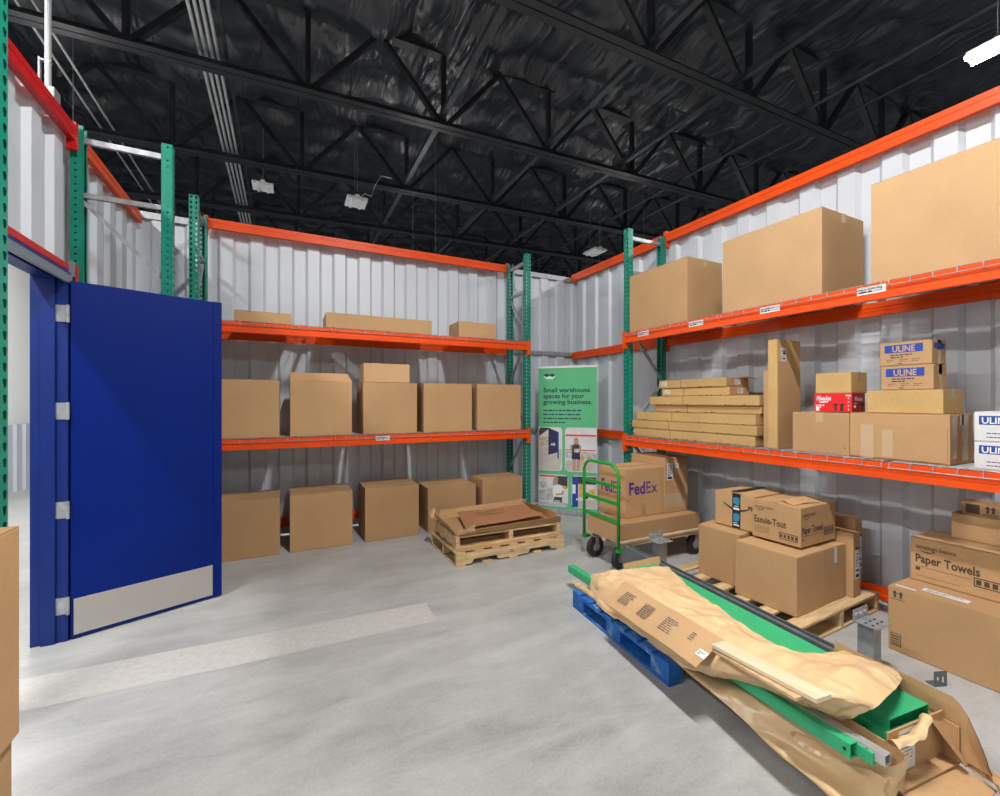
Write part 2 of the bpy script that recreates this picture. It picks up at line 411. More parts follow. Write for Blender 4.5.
# corridor wall beyond the door
wc = struct('wall_hall', (-4.3, 0, 0), R(90))
MB().box(-14, 24, 0, .1, 1.2, 4.2).build('wall_board', 'white_wall', wc)
for k in range(24): 
    o = link('wall_panel', panel_mesh(1.2), wc); o.location = (2 + k * .915, 0, 0)

# door ---------------------------------------------------------------
dr = struct('door_1', (0, 0, 0), 0, 'blue door standing open with steel kick plate')
fr = MB()
YJ = 3.875
for s, y0 in ((1, YJ), (-1, 2.93)):
    fr.box(-1.485, -1.30, y0, y0 + s * .05, 0, 2.47)
    fr.box(-1.43, -1.36, y0 - s * .016, y0, 0, 2.45)
fr.box(-1.485, -1.30, 2.93, YJ, 2.43, 2.48); fr.box(-1.43, -1.36, 2.93, YJ, 2.414, 2.43)
tag(fr.build('frame', 'blue_frame', dr), 'blue steel door frame')
hd = MB().box(-1.312, -1.292, 2.88, YJ + .085, 2.40, 2.455)
hd.box(-1.312, -1.292, YJ + .05, YJ + .085, 0, 2.56); hd.build('head_trim', 'grey_frame', dr)
HG = Vector((-1.292, 3.874, 0)); FE = Vector((-.468, 4.213, 0)); ax = (FE - HG).normalized(); LW = (FE - HG).length
nx = Vector((ax.y, -ax.x, 0))      # towards the camera
lf = link('leaf', MB().box(.006, LW - .056, 0, .045, .012, 2.415).mesh('leaf', 'blue_door', .002), dr)
ang = math.atan2(ax.y, ax.x); lf.location = HG; lf.rotation_euler = (0, 0, ang)
es = MB().box(LW - .058, LW, -.0035, .049, .012, 2.417)
for z in [.12 + .28 * i for i in range(9)]: es.tube([(LW - .03, -.0035, z), (LW - .03, -.006, z)], .006, 8)
tag(es.build('edge_strip', 'blue_door', lf), 'riveted blue edge strip')
kp = MB().box(.02, LW - .065, -.003, 0, .032, .275)
for x in [.045 + k * (LW - .16) / 5 for k in range(6)]:
    for z in (.045, .262): kp.tube([(x, -.003, z), (x, -.005, z)], .006, 8)
tag(kp.build('kick_plate', 'stainless', lf), 'brushed steel kick plate')
for z in (.24, .88, 1.54, 2.19):
    h = MB().box(-1.385, -1.302, YJ - .004, YJ - .0005, z - .055, z + .055)
    h.tube([(-1.296, YJ - .013, z - .058), (-1.296, YJ - .013, z + .058)], .009, 10)
    h.box(-1.302, -1.29, YJ - .005, YJ - .001, z - .055, z + .055)
    for dz in (-.035, 0, .035): h.tube([(-1.345 + .015 * (dz == 0), YJ - .004, z + dz), (-1.345 + .015 * (dz == 0), YJ - .006, z + dz)], .006, 8)
    h.build('hinge', 'galvanised', dr)

# roof ---------------------------------------------------------------
SL = .0325
def roofz(x): return 7.62 + SL * (x - 3.5)
rows = []
x0, x1, y0, y1, st = -12.0, 17.0, -6.0, 27.0, .13
nx_ = int((x1 - x0) / st); ny_ = int((y1 - y0) / st)
for j in range(ny_ + 1):
    y = y0 + (y1 - y0) * j / ny_; row = []
    for i in range(nx_ + 1):
        x = x0 + (x1 - x0) * i / nx_
        a = abs(math.sin(math.pi * (y + .3 * noise.noise((x * .5, y * .2, 0))) / .82)); b = abs(math.sin(math.pi * x / 2.13 + .4))
        sag = -.11 * a ** .7 * (.45 + .55 * b) - .06 * b
        wr_ = .10 * noise.noise((x * 1.1, y * 1.7, 3.1)) + .05 * noise.noise((x * 2.6, y * 3.4, 7.7)) + .07 * (1 - abs(noise.noise((x * 1.3 + y * .7, y * 1.9 - x * .5, 11.3)))) ** 4
        row.append((x, y, roofz(x) + sag + wr_))
    rows.append(row)
cm = MB(); cm.grid(rows); ce = cm.build('ceiling', 'black_film', None, smooth=True, fix=False); tag(ce, 'black draped insulation film under the roof', kind='structure')
ORD = ['nearest', 'second nearest', 'third nearest', 'fourth nearest', 'fifth nearest', 'sixth nearest', 'farthest']
TY = [4.45, 7.08, 9.6, 12.0, 14.6, 17.2, 19.8]
NODE = 4.57; PN = 2.13
def chordz(x): return 6.33 + SL * (x - 3.5)
for k, y in enumerate(TY):
    t = thing('roof_truss', 'black steel roof truss, %s of the row in view' % ORD[k], 'truss', (0, y, 0), 0, 'black roof trusses')
    XA, XB = -9.0, 16.5
    m = MB()
    for sy in (-1, 1):  # double angle bottom chord
        m.prism([(sy * .008, 0), (sy * .11, 0), (sy * .11, .012), (sy * .02, .012), (sy * .02, .12), (sy * .008, .12)], (XA, 0, chordz(XA)), (XB, 0, chordz(XB)), (0, 1, 0), (0, 0, 1))
    m.build('bottom_chord', 'black_steel', t)
    m = MB(); m.bar((XA, 0, roofz(XA) - .03), (XB, 0, roofz(XB) - .03), .16, .1); m.build('top_chord', 'black_steel', t)
    n0 = NODE - 6 * PN
    for i in range(12):
        x = n0 + i * PN; zb = chordz(x) + .05
        for dx, wd in ((-PN / 2, .10), (0, .085), (PN / 2, .10)):
            m = MB(); m.bar((x + dx * .03, 0, zb), (x + dx, 0, roofz(x + dx) - .05), .07, wd, (0, 1, 0)); m.build('web', 'black_steel', t)
        MB().box(x - .11, x + .11, -.007, .007, zb - .04, zb + .10).build('gusset', 'black_steel', t)
# bridging angles and sprinkler pipes along the depth
for x, zo, lab in ((6.32, .02, 'black bridging angle running away above the right rack'), (4.53, .02, 'black bridging angle running away above the right wall corner'),
                   (2.4, .02, 'black bridging angle running away over the middle of the room'), (-3.9, .05, 'black bridging angle running away beyond the left wall')):
    m = MB(); m.prism([(-.045, 0), (.045, 0), (.045, .008), (-.035, .008), (-.035, .09), (-.045, .09)], (x, -2, chordz(x) + zo + .12), (x, 22, chordz(x) + zo + .12), (1, 0, 0), (0, 0, 1))
    tag(m.build('bridging_angle', 'steel_black'), lab, 'bracing')
p0 = PZ(984, 0, 6.75)
o = MB(); o.tube([(p0.x, -2, 6.62), (p0.x, 22, 6.62)], .03, 10); tag(o.build('sprinkler_pipe', 'steel_black'), 'thin black sprinkler pipe beside the glowing strip light', 'pipe')
o = MB(); o.tube([(p0.x + 1.15, -2, 6.85), (p0.x + 1.15, 22, 6.85)], .022, 10); tag(o.build('sprinkler_pipe', 'steel_black'), 'thinner black pipe nearer the right wall rail', 'pipe')
# conduits -----------------------------------------------------------
POS = ['leftmost', 'second from left', 'third from left', 'rightmost']
for k in range(4):
    x = -1.04 + k * .072; m = MB(); m.tube([(x, -3, 6.37), (x, 22, 6.37)], .021, 10)
    tag(m.build('conduit', 'conduit'), 'long silver conduit, %s of the four running side by side' % POS[k], 'conduit', 'four parallel conduits')
o = MB().box(-.745, -.70, -3, 22, 6.36, 6.40).build('strut_channel', 'black_steel'); tag(o, 'black strut channel beside the four silver conduits', 'channel')
for k, (x, lab) in enumerate(((-2.86, 'thin silver conduit above the left wall, outer of the pair'), (-2.68, 'thin silver conduit above the left wall, inner of the pair'))):
    m = MB(); m.tube([(x, -3, 6.36), (x, 22, 6.36)], .017, 10); tag(m.build('conduit', 'conduit'), lab, 'conduit')
jb = thing('junction_box', 'grey junction box with a vertical conduit on the red rail', 'junction box', (0, 0, 0))
jx, jy = -1.40, YX(48, -1.40)
m = MB(); m.box(jx - .035, jx + .045, jy - .04, jy + .05, 3.585, 3.67); m.build('box', 'steel_grey', jb, .004)
m = MB(); m.tube([(jx, jy, 3.67), (jx, jy, 6.3)], .017, 10); m.build('conduit', 'conduit', jb)
m = MB(); m.box(jx - .045, jx - .036, jy - .012, jy + .012, 3.6, 3.86); m.box(jx - .045, jx + .018, jy - .014, jy + .014, 3.84, 3.852); m.build('strut', 'steel_grey', jb)
m = MB(); m.tube([(jx - .3, jy + 1.6, 6.3), (jx - .2, jy + 1.5, 6.28), (jx - .1, jy + .7, 6.1), (jx - .05, jy + .4, 5.9)], .012, 8)
for (x, y, z, L, lit, lab) in FIXTURES:
    t = thing('strip_light', lab, 'light', (x, y, z))
    hw_ = .05 if lit else .19
    m = MB(); m.box(-hw_, hw_, -L / 2, L / 2, .0, .05); m.box(-.04, .04, -L / 2, L / 2, .05, .09)
    for q in (-.48, 0, .48): m.box(-.115, .115, q * L - .012, q * L + .012, .024, .036)
    m.build('housing', 'white_plastic', t)
    for sx in (-.085, .085):
        m = MB(); m.tube([(sx, -L / 2 + .01, -.004), (sx, L / 2 - .01, -.004)], .026, 12); m.build('tube', 'tube_lit' if lit else 'white_plastic', t)
    for sy in (-1, 1):
        m = MB(); m.tube([(0, sy * L * .4, .09), (0, sy * L * .4, roofz(x) - z + .02)], .005, 6); m.build('hanger', 'steel_grey', t)
    if lit:
        li = bpy.data.lights.new('strip_lamp', 'AREA'); li.shape = 'RECTANGLE'; li.size = .2; li.size_y = L; li.energy = LAMP_W * lit; li.color = (1, .975, .945)
        lo = bpy.data.objects.new('strip_lamp', li); COL.objects.link(lo); lo.location = (x, y, z - .036); lo.parent = None
fx = thing('wire_tangle', 'loose pale wires drooping beside the hanging unlit light', 'wires')
m = MB(); m.tube([(1.3, 8.9, 5.6), (1.42, 8.9, 5.75), (1.55, 8.9, 5.72), (1.62, 8.9, 5.95), (1.75, 8.95, 6.2), (2.0, 9.1, 6.28)], .008, 6); m.build('wire', 'white_plastic', fx)

# ================================================================== RACKS
PH = 3.64; PW = .078; PD = .072
def post_mesh():
    m = MB(); p = .0508; n = int(PH / p); hw = PW / 2
    hole = [(-.0105, .036), (-.0045, .041), (.0045, .041), (.0105, .036), (.0085, .026), (.0045, .012), (-.0045, .012), (-.0085, .026)]
    outer = lambda xa, xb, z: [(xa, z + p * .62), (xa, z + p), (xb, z + p), (xb, z + p * .62), (xb, z + p * .35), (xb, z), (xa, z), (xa, z + p * .35)]
    for i in range(n):
        z = i * p
        for xa, xb in ((-hw, 0), (0, hw)):
            cx = (xa + xb) / 2 + (-.002 if xa < 0 else .002)
            O = [(x, 0, q) for x, q in outer(xa, xb, z)]; I = [(cx + x, 0, z + q) for x, q in hole]
            m.add(O + I, [(k, (k + 1) % 8, 8 + (k + 1) % 8, 8 + k) for k in range(8)])
    t = n * p
    sh = [(-.006, .030), (.006, .030), (.006, .018), (-.006, .018)]
    for sx in (-hw, hw):
        for i in range(n):
            z = i * p; O = [(sx, 0, z + p), (sx, PD, z + p), (sx, PD, z), (sx, 0, z)]; I = [(sx, .03 + a, z + b) for a, b in sh]
            m.add(O + I, [(k, (k + 1) % 4, 4 + (k + 1) % 4, 4 + k) for k in range(4)])
    m.box(-hw, -hw + .018, PD - .0025, PD, 0, t); m.box(hw - .018, hw, PD - .0025, PD, 0, t)
    m.box(-hw, -.03, .006, .0085, 0, t)
    return m.mesh('post', 'green_post', fix=False)
POST = post_mesh()
def foot_mesh():
    m = MB(); m.box(-.06, .06, -.02, .11, 0, .008); m.tube([(.045, -.005, .008), (.045, -.005, .03)], .008, 6); m.tube([(-.045, .095, .008), (-.045, .095, .03)], .008, 6)
    return m.mesh('foot_plate', 'green_post')
FOOT = foot_mesh()
def upright(parent, x, y0, y1):
    """frame across the depth: front post at y0 facing -y, rear post at y1"""
    for yy, rz in ((y0, 0), (y1, math.pi)):
        o = link('post', POST, parent); o.location = (x, yy, .008); o.rotation_euler = (0, 0, rz)
        f = link('foot_plate', FOOT, o); f.location = (0, 0, -.008)
    a, b = y0 + .035, y1 - .035
    zs = [3.52, 3.12, 2.52, 1.85, 1.2, .62, .16]
    for k in range(len(zs) - 1):
        m = MB()
        if k == 0:
            m.bar((x, a, zs[0]), (x, b, zs[0]), .03, .04); m.build('brace', 'galvanised', parent); m = MB()
            m.bar((x, a, zs[1]), (x, b, zs[1]), .03, .035)
        else:
            p, q = (b, a) if k % 2 else (a, b)
            m.bar((x, p, zs[k] - .02), (x, q, zs[k + 1] + .02), .028, .028)
        m.build('brace', 'galvanised', parent)
def deck_mesh(wd, dp):
    m = MB(); r = .003
    n = max(2, round(wd / .105))
    for i in range(n + 1):
        x = .01 + (wd - .02) * i / n
        m.tube([(x, dp + .01, 0), (x, -.014, 0), (x, -.014, -.042)], r, 4)
    k = round(dp / .06)
    for j in range(k + 1):
        y = .01 + (dp - .02) * j / k; m.tube([(.005, y, .004), (wd - .005, y, .004)], r, 4)
    m.tube([(.005, -.018, -.034), (wd - .005, -.018, -.034)], r, 4)
    for i in range(3):
        x = wd * (.2 + .3 * i); m.box(x - .02, x + .02, .03, dp - .03, -.022, -.004)
    return m.mesh('wire_deck', 'galvanised')
def make_rack(name, label, loc, rz, L, D, levels, rear, stickers):
    t = thing(name, label, 'rack', loc, rz)
    upright(t, 0, 0, D); upright(t, L, 0, D)
    for zt in levels:
        bf = beam(t, .0, L, -.05, zt, 'orange')
        for sx in stickers.get(zt, []):
            f = Face(bf, (sx, 0, -.062), (1, 0, 0), (0, 0, 1)); f.rects('sticker', 'label_white', [(0, 0, .16, .05)], .001, .0006)
            f.lines('print', 'ink', .012, .03, .135, 2, .018, .010, int(sx * 100) + 3, .0022)
        beam(t, 0, L, D + .008, zt, 'orange')
        n = 3; wd = (L - .10) / n; dm = deck_mesh(wd - .02, D - .01)
        for i in range(n):
            o = link('wire_deck', dm, t); o.location = (.05 + i * wd + .01, -.045, zt + .0035)
    for zt in rear: beam(t, 0, L, D + .008, zt, 'orange')
    return t
BX0, BY, BL_, BD = -.795, 5.085, 3.755, .57
ZM, ZU = 1.222, 2.405
make_rack('pallet_rack', 'green and orange steel rack along the back wall', (BX0, BY, 0), 0, BL_, BD, (ZM, ZU), (.24, 3.62), {ZM: [1.72], ZU: []})
RX, RY, RL, RD = 3.555, 3.85, 3.70, .60
ZM2, ZU2 = 1.205, 2.385
make_rack('pallet_rack', 'green and orange steel rack along the right wall', (RX, RY, 0), R(-90), RL, RD, (ZM2, ZU2), (.16, 3.66), {ZM2: [], ZU2: [RY - YX(q, 3.505) for q in (638, 689, 760, 857)]})
for lab, y, xf in (('green upright frame with silver braces behind the open blue door', 4.215, -.79), ('green upright frame with teardrop slots at the left picture edge', 1.915, -.80)):
    t = thing('upright_frame', lab, 'rack frame', (xf, y, 0), R(90)); upright(t, 0, 0, .60 if y > 3 else .54)

# ================================================================== CARTONS
def carton(label, x0, x1, y0, y1, z0, z1, mat='kraft', rz=0, seam=None, tape=True, group=None, name='cardboard_box', flaps=True, cat='box', tape_mat='tape_clear', lift=0, bev=.005):
    cx, cy = (x0 + x1) / 2, (y0 + y1) / 2; wx, wy, h = x1 - x0, y1 - y0, z1 - z0
    t = thing(name, label, cat, (cx, cy, z0), rz, group)
    hx, hy = wx / 2, wy / 2
    e = .004 if flaps else 0
    MB().box(-hx, hx, -hy, hy, 0, h - e).build('body', mat, t, bev)
    if flaps:
        along = seam or ('x' if wx >= wy else 'y')
        for s in (-1, 1):
            m = MB()
            if along == 'x':
                m.add([(-hx + .002, s * .002, h - e + lift * 0 + .0005), (hx - .002, s * .002, h - e + .0005), (hx - .002, s * (hy - .001), h - e + .0005), (-hx + .002, s * (hy - .001), h - e + .0005),
                       (-hx + .002, s * .002, h + lift), (hx - .002, s * .002, h + lift), (hx - .002, s * (hy - .001), h), (-hx + .002, s * (hy - .001), h)],
                      [(0, 3, 2, 1), (4, 5, 6, 7), (0, 1, 5, 4), (1, 2, 6, 5), (2, 3, 7, 6), (3, 0, 4, 7)])
            else:
                m.add([(s * .002, -hy + .002, h - e + .0005), (s * .002, hy - .002, h - e + .0005), (s * (hx - .001), hy - .002, h - e + .0005), (s * (hx - .001), -hy + .002, h - e + .0005),
                       (s * .002, -hy + .002, h + lift), (s * .002, hy - .002, h + lift), (s * (hx - .001), hy - .002, h), (s * (hx - .001), -hy + .002, h)],
                      [(0, 3, 2, 1), (4, 5, 6, 7), (0, 1, 5, 4), (1, 2, 6, 5), (2, 3, 7, 6), (3, 0, 4, 7)])
            m.build('flap', mat, t)
        if tape:
            m = MB(); k = .025; d_ = min(.07, h * .4)
            if along == 'x':
                m.box(-hx - .001, hx + .001, -k, k, h + lift + .0002, h + lift + .001)
                for s in (-1, 1): m.box(s * hx if s > 0 else -hx - .001, hx + .001 if s > 0 else -hx, -k, k, h - d_, h + lift + .001)
            else:
                m.box(-k, k, -hy - .001, hy + .001, h + lift + .0002, h + lift + .001)
                for s in (-1, 1): m.box(-k, k, hy if s > 0 else -hy - .001, hy + .001 if s > 0 else -hy, h - d_, h + lift + .001)
            m.build('tape', tape_mat, t)
    t['hx'], t['hy'], t['h'] = hx, hy, h
    return t
def fmx(t): return Face(t, (-t['hx'], t['hy'], 0), (0, -1, 0), (0, 0, 1))     # face towards -x, x from far to near
def fmy(t): return Face(t, (-t['hx'], -t['hy'], 0), (1, 0, 0), (0, 0, 1))     # face towards -y
def back_box(label, u0, u1, vt, z0, dep, yf=5.06, mat='kraft', xmin=None, **k):
    x0 = OY(u0, 400, yf)[0] if xmin is None else xmin; x1 = OY(u1, 400, yf)[0]; z1 = OY((u0 + u1) / 2, vt, yf)[1]
    return carton(label, x0, x1, yf, yf + dep, z0, z1, mat, **k)
def side_box(label, u0, u1, vt, z0, us, xf=3.57, mat='kraft', ymin=None, dep=None, **k):
    y1 = YX(u0, xf); y0 = YX(u1, xf) if ymin is None else ymin; z1 = OX(u1, vt, xf)[1] if ymin is None else OX(u0, vt, xf)[1]
    x1 = xf + dep if dep else min(XY(us, y0), 4.165)
    return carton(label, xf, x1, y0, y1, z0, z1, mat, **k)
G1 = 'boxes on the back rack'
zd, zu = ZM + .0115, ZU + .0115
back_box('plain square cardboard box on the middle back shelf, next to the blue door', 220, 279.5, 379.5, zd, .5, xmin=-.62, group=G1)
b2 = back_box('square cardboard box with one raised lid flap on the middle back shelf', 290, 352, 381.3, zd, .5, group=G1, tape=False)
m = MB(); hx, hy, h = b2['hx'], b2['hy'], b2['h']
m.add([(-hx, -hy, h - .002), (hx, -hy, h - .002), (hx - .035, -hy + .10, h + .095), (-hx + .004, -hy + .10, h + .095), (-hx, -hy + .004, h - .002), (hx, -hy + .004, h - .002), (hx - .035, -hy + .104, h + .095), (-hx + .004, -hy + .104, h + .095)],
      [(0, 1, 2, 3), (7, 6, 5, 4), (0, 4, 5, 1), (1, 5, 6, 2), (2, 6, 7, 3), (3, 7, 4, 0)])
m.build('raised_flap', 'kraft', b2)
b3 = back_box('square cardboard box carrying a smaller flat box on the middle back shelf', 363.3, 417.1, 382.6, zd, .5, group=G1)
ztop3 = zd + b3['h']
back_box('small flat cardboard box stacked on a square box on the back rack', 363.7, 409.7, 363.6, ztop3 + .002, .3, yf=5.065, mat='kraft_light', group=G1)
back_box('fourth square cardboard box from the blue door on the middle back shelf', 423.8, 471.9, 383.4, zd, .5, group=G1)
back_box('square cardboard box at the right end of the middle back shelf', 477.5, 520.8, 384.3, zd, .5, group=G1)
b = back_box('low cardboard box with open lid on the top back shelf, leftmost', 234, 291.5, 311.8, zu, .42, group=G1, tape=False)
fmy(b).rects('print', 'kraft_dark', [(.02, .02, .09, .045), (.02, .055, .05, .075)], .001)
back_box('long low cardboard box in the middle of the top back shelf', 326, 432, 316.5, zu, .45, group=G1)
back_box('small cardboard box at the right end of the top back shelf', 458.8, 495.5, 322.6, zu, .36, group=G1)
yf = 5.09
def floor_back(label, u0, u1, vt, xmin=None, dep=.5):
    x0 = OY(u0, 400, yf)[0] if xmin is None else xmin; x1 = OY(u1, 400, yf)[0]; z1 = OY(u1, vt, yf)[1]
    return carton(label, x0, x1, yf, yf + dep, .001, z1, 'kraft_dark', group=G1)
floor_back('large cardboard box on the floor under the back rack, partly behind the blue door', 218, 280, 497.5, xmin=-.70)
floor_back('large cardboard box on the floor under the back rack, second from the door', 289.8, 352.4, 490.2)
floor_back('large cardboard box in the middle of the floor row under the back rack', 365.2, 418.8, 484)
floor_back('large cardboard box on the floor directly behind the two stacked pallets', 428, 476, 484)
floor_back('large cardboard box on the floor beside the right green post of the back rack', 482.7, 522.5, 476.5, dep=.43)

# right rack, top shelf
zu2, zm2 = ZU2 + .0115, ZM2 + .0115
side_box('tall cardboard box at the far end of the top right shelf', 629.5, 687.3, 256, zu2, 722, mat='kraft')
side_box('big cardboard box in the middle of the top right shelf', 722.5, 822, 206, zu2, 868, mat='kraft_light')
b = side_box('largest cardboard box at the near end of the top right shelf', 871, 1000, 185, zu2, 0, mat='kraft_light', ymin=.42, dep=.52)
# long flat boxes
zc = zm2
FL = [  # u far, u near, thickness, x front, side depth, label
    (634.4, 755, .092, 3.572, .42, 'bottom box of the stack of long flat yellowish boxes'),
    (632, 757, .088, 3.566, .43, 'second box from the bottom of the long flat stack, with crushed front'),
    (636.5, 755.5, .094, 3.570, .42, 'third box from the bottom of the long flat stack'),
    (655, 774, .072, 3.625, .36, 'fourth box from the bottom of the long flat stack'),
    (649.5, 772, .092, 3.60, .40, 'fifth box from the bottom of the long flat stack'),
    (662, 729, .082, 3.66, .30, 'second box from the top of the long flat stack, with white label'),
    (659, 726, .085, 3.65, .33, 'topmost box of the long flat stack with a lifted corner flap')]
zstack = []
for k, (ua, ub, th, xf, dp, lab) in enumerate(FL):
    y1, y0 = YX(ua, xf), YX(ub, xf)
    y0 = max(y0, 2.30)
    t = carton(lab, xf, xf + dp, y0, y1, zc, zc + th, 'kraft_yellow', name='flat_box', seam='y', tape=False, group='long flat boxes on the right rack', bev=.008)
    L = y1 - y0; f = fmx(t)
    fmy(t).rects('open_end', 'kraft_dark', [(.008, .008, dp - .008, th - .010)], .0008)
    f.rects('strap_mark', 'ink_brown', [(L * .36, .004, L * .36 + .006, th - .004)], .001)
    rn = random.Random(k); f.rects('scuff', 'ink_brown', [(q, .003, q + rn.uniform(.008, .03), .003 + rn.uniform(.003, .008)) for q in [rn.uniform(.02, L - .05) for _ in range(10)]], .0008)
    if k >= 5:
        f.rects('sticker', 'label_white', [(.04, .025, .11, .065)], .001, .0005); f.lines('print', 'ink', .048, .05, .055, 3, .010, .004, k, .0018)
        g = fmy(t); g.rects('sticker', 'label_white', [(.12, .02, .20, .065)], .001, .0005); g.lines('print', 'ink', .128, .05, .065, 3, .011, .005, k + 9, .0018)
    if k == 6:
        m = MB(); hx, hy, h = t['hx'], t['hy'], t['h']
        m.add([(hx * .2, -hy, h), (hx, -hy, h), (hx * .95, -hy - .09, h - .015), (hx * .25, -hy - .07, h + .005), (hx * .2, -hy, h + .004), (hx, -hy, h + .004), (hx * .95, -hy - .09, h - .011), (hx * .25, -hy - .07, h + .009)],
              [(0, 1, 2, 3), (7, 6, 5, 4), (0, 4, 5, 1), (1, 5, 6, 2), (2, 6, 7, 3), (3, 7, 4, 0)]); m.build('loose_flap', 'kraft_yellow', t)
    zc += th + .0015
# tall box
ty0, tz1 = OX(777, 339, 3.60)
tb = carton('tall narrow cardboard carton standing on end on the right middle shelf', 3.60, 3.93, ty0, ty0 + .075, zm2, tz1, 'kraft_yellow', name='tall_box', flaps=False)
f = fmy(tb); f.rects('sticker', 'label_white', [(.05, .72, .125, .83)], .001, .0005); f.rects('print', 'ink', [(.058, .80, .115, .808), (.075, .775, .115, .795), (.058, .76, .11, .764), (.058, .735, .07, .75), (.08, .735, .11, .75)], .002)
m = MB(); hx, hy = tb['hx'], tb['hy']
prof = [(-hx + .0, 0), (-hx + .0, .715), (-hx + .17, .715), (-hx + .24, .60), (hx - .02, .40), (hx - .01, 0)]
m.prism(prof, (0, -hy - .001, .002), (0, -hy - .006, .002), (1, 0, 0), (0, 0, 1)); o = m.build('overlay_sheet', 'kraft_dark', tb); o['label'] = 'darker cardboard sheet taped to the front'
y0 = YX(763.6, 3.66)
carton('thin upright cardboard box wedged left of the tall carton', 3.64, 3.86, ty0 + .077, ty0 + .137, zm2, OX(767, 371, 3.66)[1], 'kraft', name='thin_box', flaps=False)
carton('dark narrow cardboard piece standing behind the tall carton', 4.03, 4.13, ty0 + .16, ty0 + .20, zm2, OX(807, 377, 3.97)[1], 'kraft_dark', name='thin_box', flaps=False)
L1 = side_box('plain long cardboard box on the right middle shelf, behind the crumpled one', 792.5, 849.3, 413, zm2, 0, xf=3.575, dep=.42, mat='kraft')
L2 = side_box('long cardboard box with taped crumpled front on the right middle shelf', 849.9, 950, 414.5, zm2, 973, xf=3.575, mat='kraft_dark')
zL = zm2 + max(L1['h'], L2['h'])
f = fmx(L2); Lw = L2['hy'] * 2
f.rects('flap_edge', 'kraft', [(0.002, 0.01, Lw - .01, L2['h'] - .075)], .001, .004)
f.rects('tape', 'tape_clear', [(Lw * .13, .0, Lw * .27, .23), (Lw * .36, .02, Lw * .47, .2)], .0055)
g = fmy(L2); g.rects('tape', 'tape_clear', [(.03, .03, .10, .31), (.17, .02, .26, .31)], .001)
f = fmx(L1); f.rects('print', 'ink', [(L1['hy'] * 2 - .03, .05, L1['hy'] * 2 - .022, .058)], .001)
mb = side_box('red tool box with white lettering on the right middle shelf', 814.2, 852, 393, zL + .002, 865, xf=3.60, mat='milk_red', name='tool_box', tape=False, flaps=False)
f = fmx(mb); W_ = mb['hy'] * 2; H_ = mb['h']
f.text('Milwaukee', .05, .015, H_ * .62, 'ink_white', bold=.02, shear=.25, width=W_ * .40)
f.poly('print', 'ink_white', [[(.03, H_ * .55), (W_ * .40, H_ * .58), (W_ * .37, H_ * .52), (.05, H_ * .48)]], .001)
f.lines('print', 'ink_white', .012, H_ * .33, W_ * .28, 2, .014, .008, 4)
f.rects('print', 'ink_white', [(.014, .008, .035, .03), (W_ * .84, H_ * .84, W_ * .98, H_ * .9), (W_ * .9, H_ * .1, W_ * .93, H_ * .16), (W_ * .9, H_ * .3, W_ * .93, H_ * .36), (W_ * .9, H_ * .5, W_ * .93, H_ * .56), (W_ * .9, H_ * .7, W_ * .93, H_ * .76)], .001)
f.poly('tool_picture', 'ink', [[(W_ * .50, H_ * .42), (W_ * .64, H_ * .44), (W_ * .64, H_ * .34), (W_ * .60, H_ * .32), (W_ * .62, H_ * .08), (W_ * .56, H_ * .08), (W_ * .56, H_ * .32)],
                              [(W_ * .68, H_ * .42), (W_ * .80, H_ * .44), (W_ * .80, H_ * .34), (W_ * .77, H_ * .30), (W_ * .79, H_ * .06), (W_ * .70, H_ * .06), (W_ * .71, H_ * .30)]], .001)
g = fmy(mb); wd = mb['hx'] * 2
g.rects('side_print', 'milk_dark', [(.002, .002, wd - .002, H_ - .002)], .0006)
g.text('Milwaukee', .045, .03, H_ * .6, 'ink_white', bold=.02, shear=.25, width=wd * .6, h=.002)
g.rects('print', 'ink_white', [(.02, .03, .05, .05), (.02, .06, .06, .066)], .0015)
g.rects('tool_picture', 'ink', [(wd * .62, H_ * .35, wd * .95, H_ * .5), (wd * .72, H_ * .08, wd * .82, H_ * .35)], .0015)
sb = side_box('small plain cardboard box on top of the red tool box', 815.5, 851, 371.7, zL + mb['h'] + .003, 867, xf=3.605, mat='kraft_yellow')
fb = side_box('wide flat cardboard box supporting two small blue-labelled boxes', 866.3, 943.3, 389, zL + .002, 964, xf=3.60, mat='kraft_yellow')
zz = zL + fb['h'] + .004
def uline(label, ua, ub, vt, z0, us, xf, blue=True):
    t = side_box(label, ua, ub, vt, z0, us, xf=xf, mat='kraft')
    f = fmx(t); W_ = t['hy'] * 2; H_ = t['h']
    f.rects('label_band', 'ink_blue', [(W_ * .10, H_ * .54, W_ * .84, H_ * .88)], .001)
    f.text('ULINE', H_ * .36, W_ * .25, H_ * .58, 'kraft_light', bold=.02, width=W_ * .44, h=.002)
    f.lines('print', 'ink_navy', W_ * .22, H_ * .42, W_ * .5, 2, H_ * .1, H_ * .045, 3)
    for q in (.14, .40, .64): f.lines('print', 'ink_grey', W_ * q, H_ * .22, W_ * .18, 2, H_ * .07, H_ * .03, int(q * 90))
    f.lines('print', 'ink_brown', W_ * .36, H_ * .05, W_ * .2, 1, .01, H_ * .035, 8)
    g = fmy(t); wd = t['hx'] * 2
    if not blue: g.rects('label_band', 'ink_blue', [(wd * .12, H_ * .66, wd * .88, H_ * .86)], .002)
    g.rects('tape', 'tape_clear', [(wd * .36, 0, wd * .62, H_)], .001)
    return t
u1 = uline('brown box with blue label band, lower of two on the flat box', 881, 933.5, 363.5, zz, 947, 3.62)
uline('brown box with blue label band, upper of two on the flat box', 879.8, 932, 338.8, zz + u1['h'] + .002, 946, 3.62, False)
zw = zm2
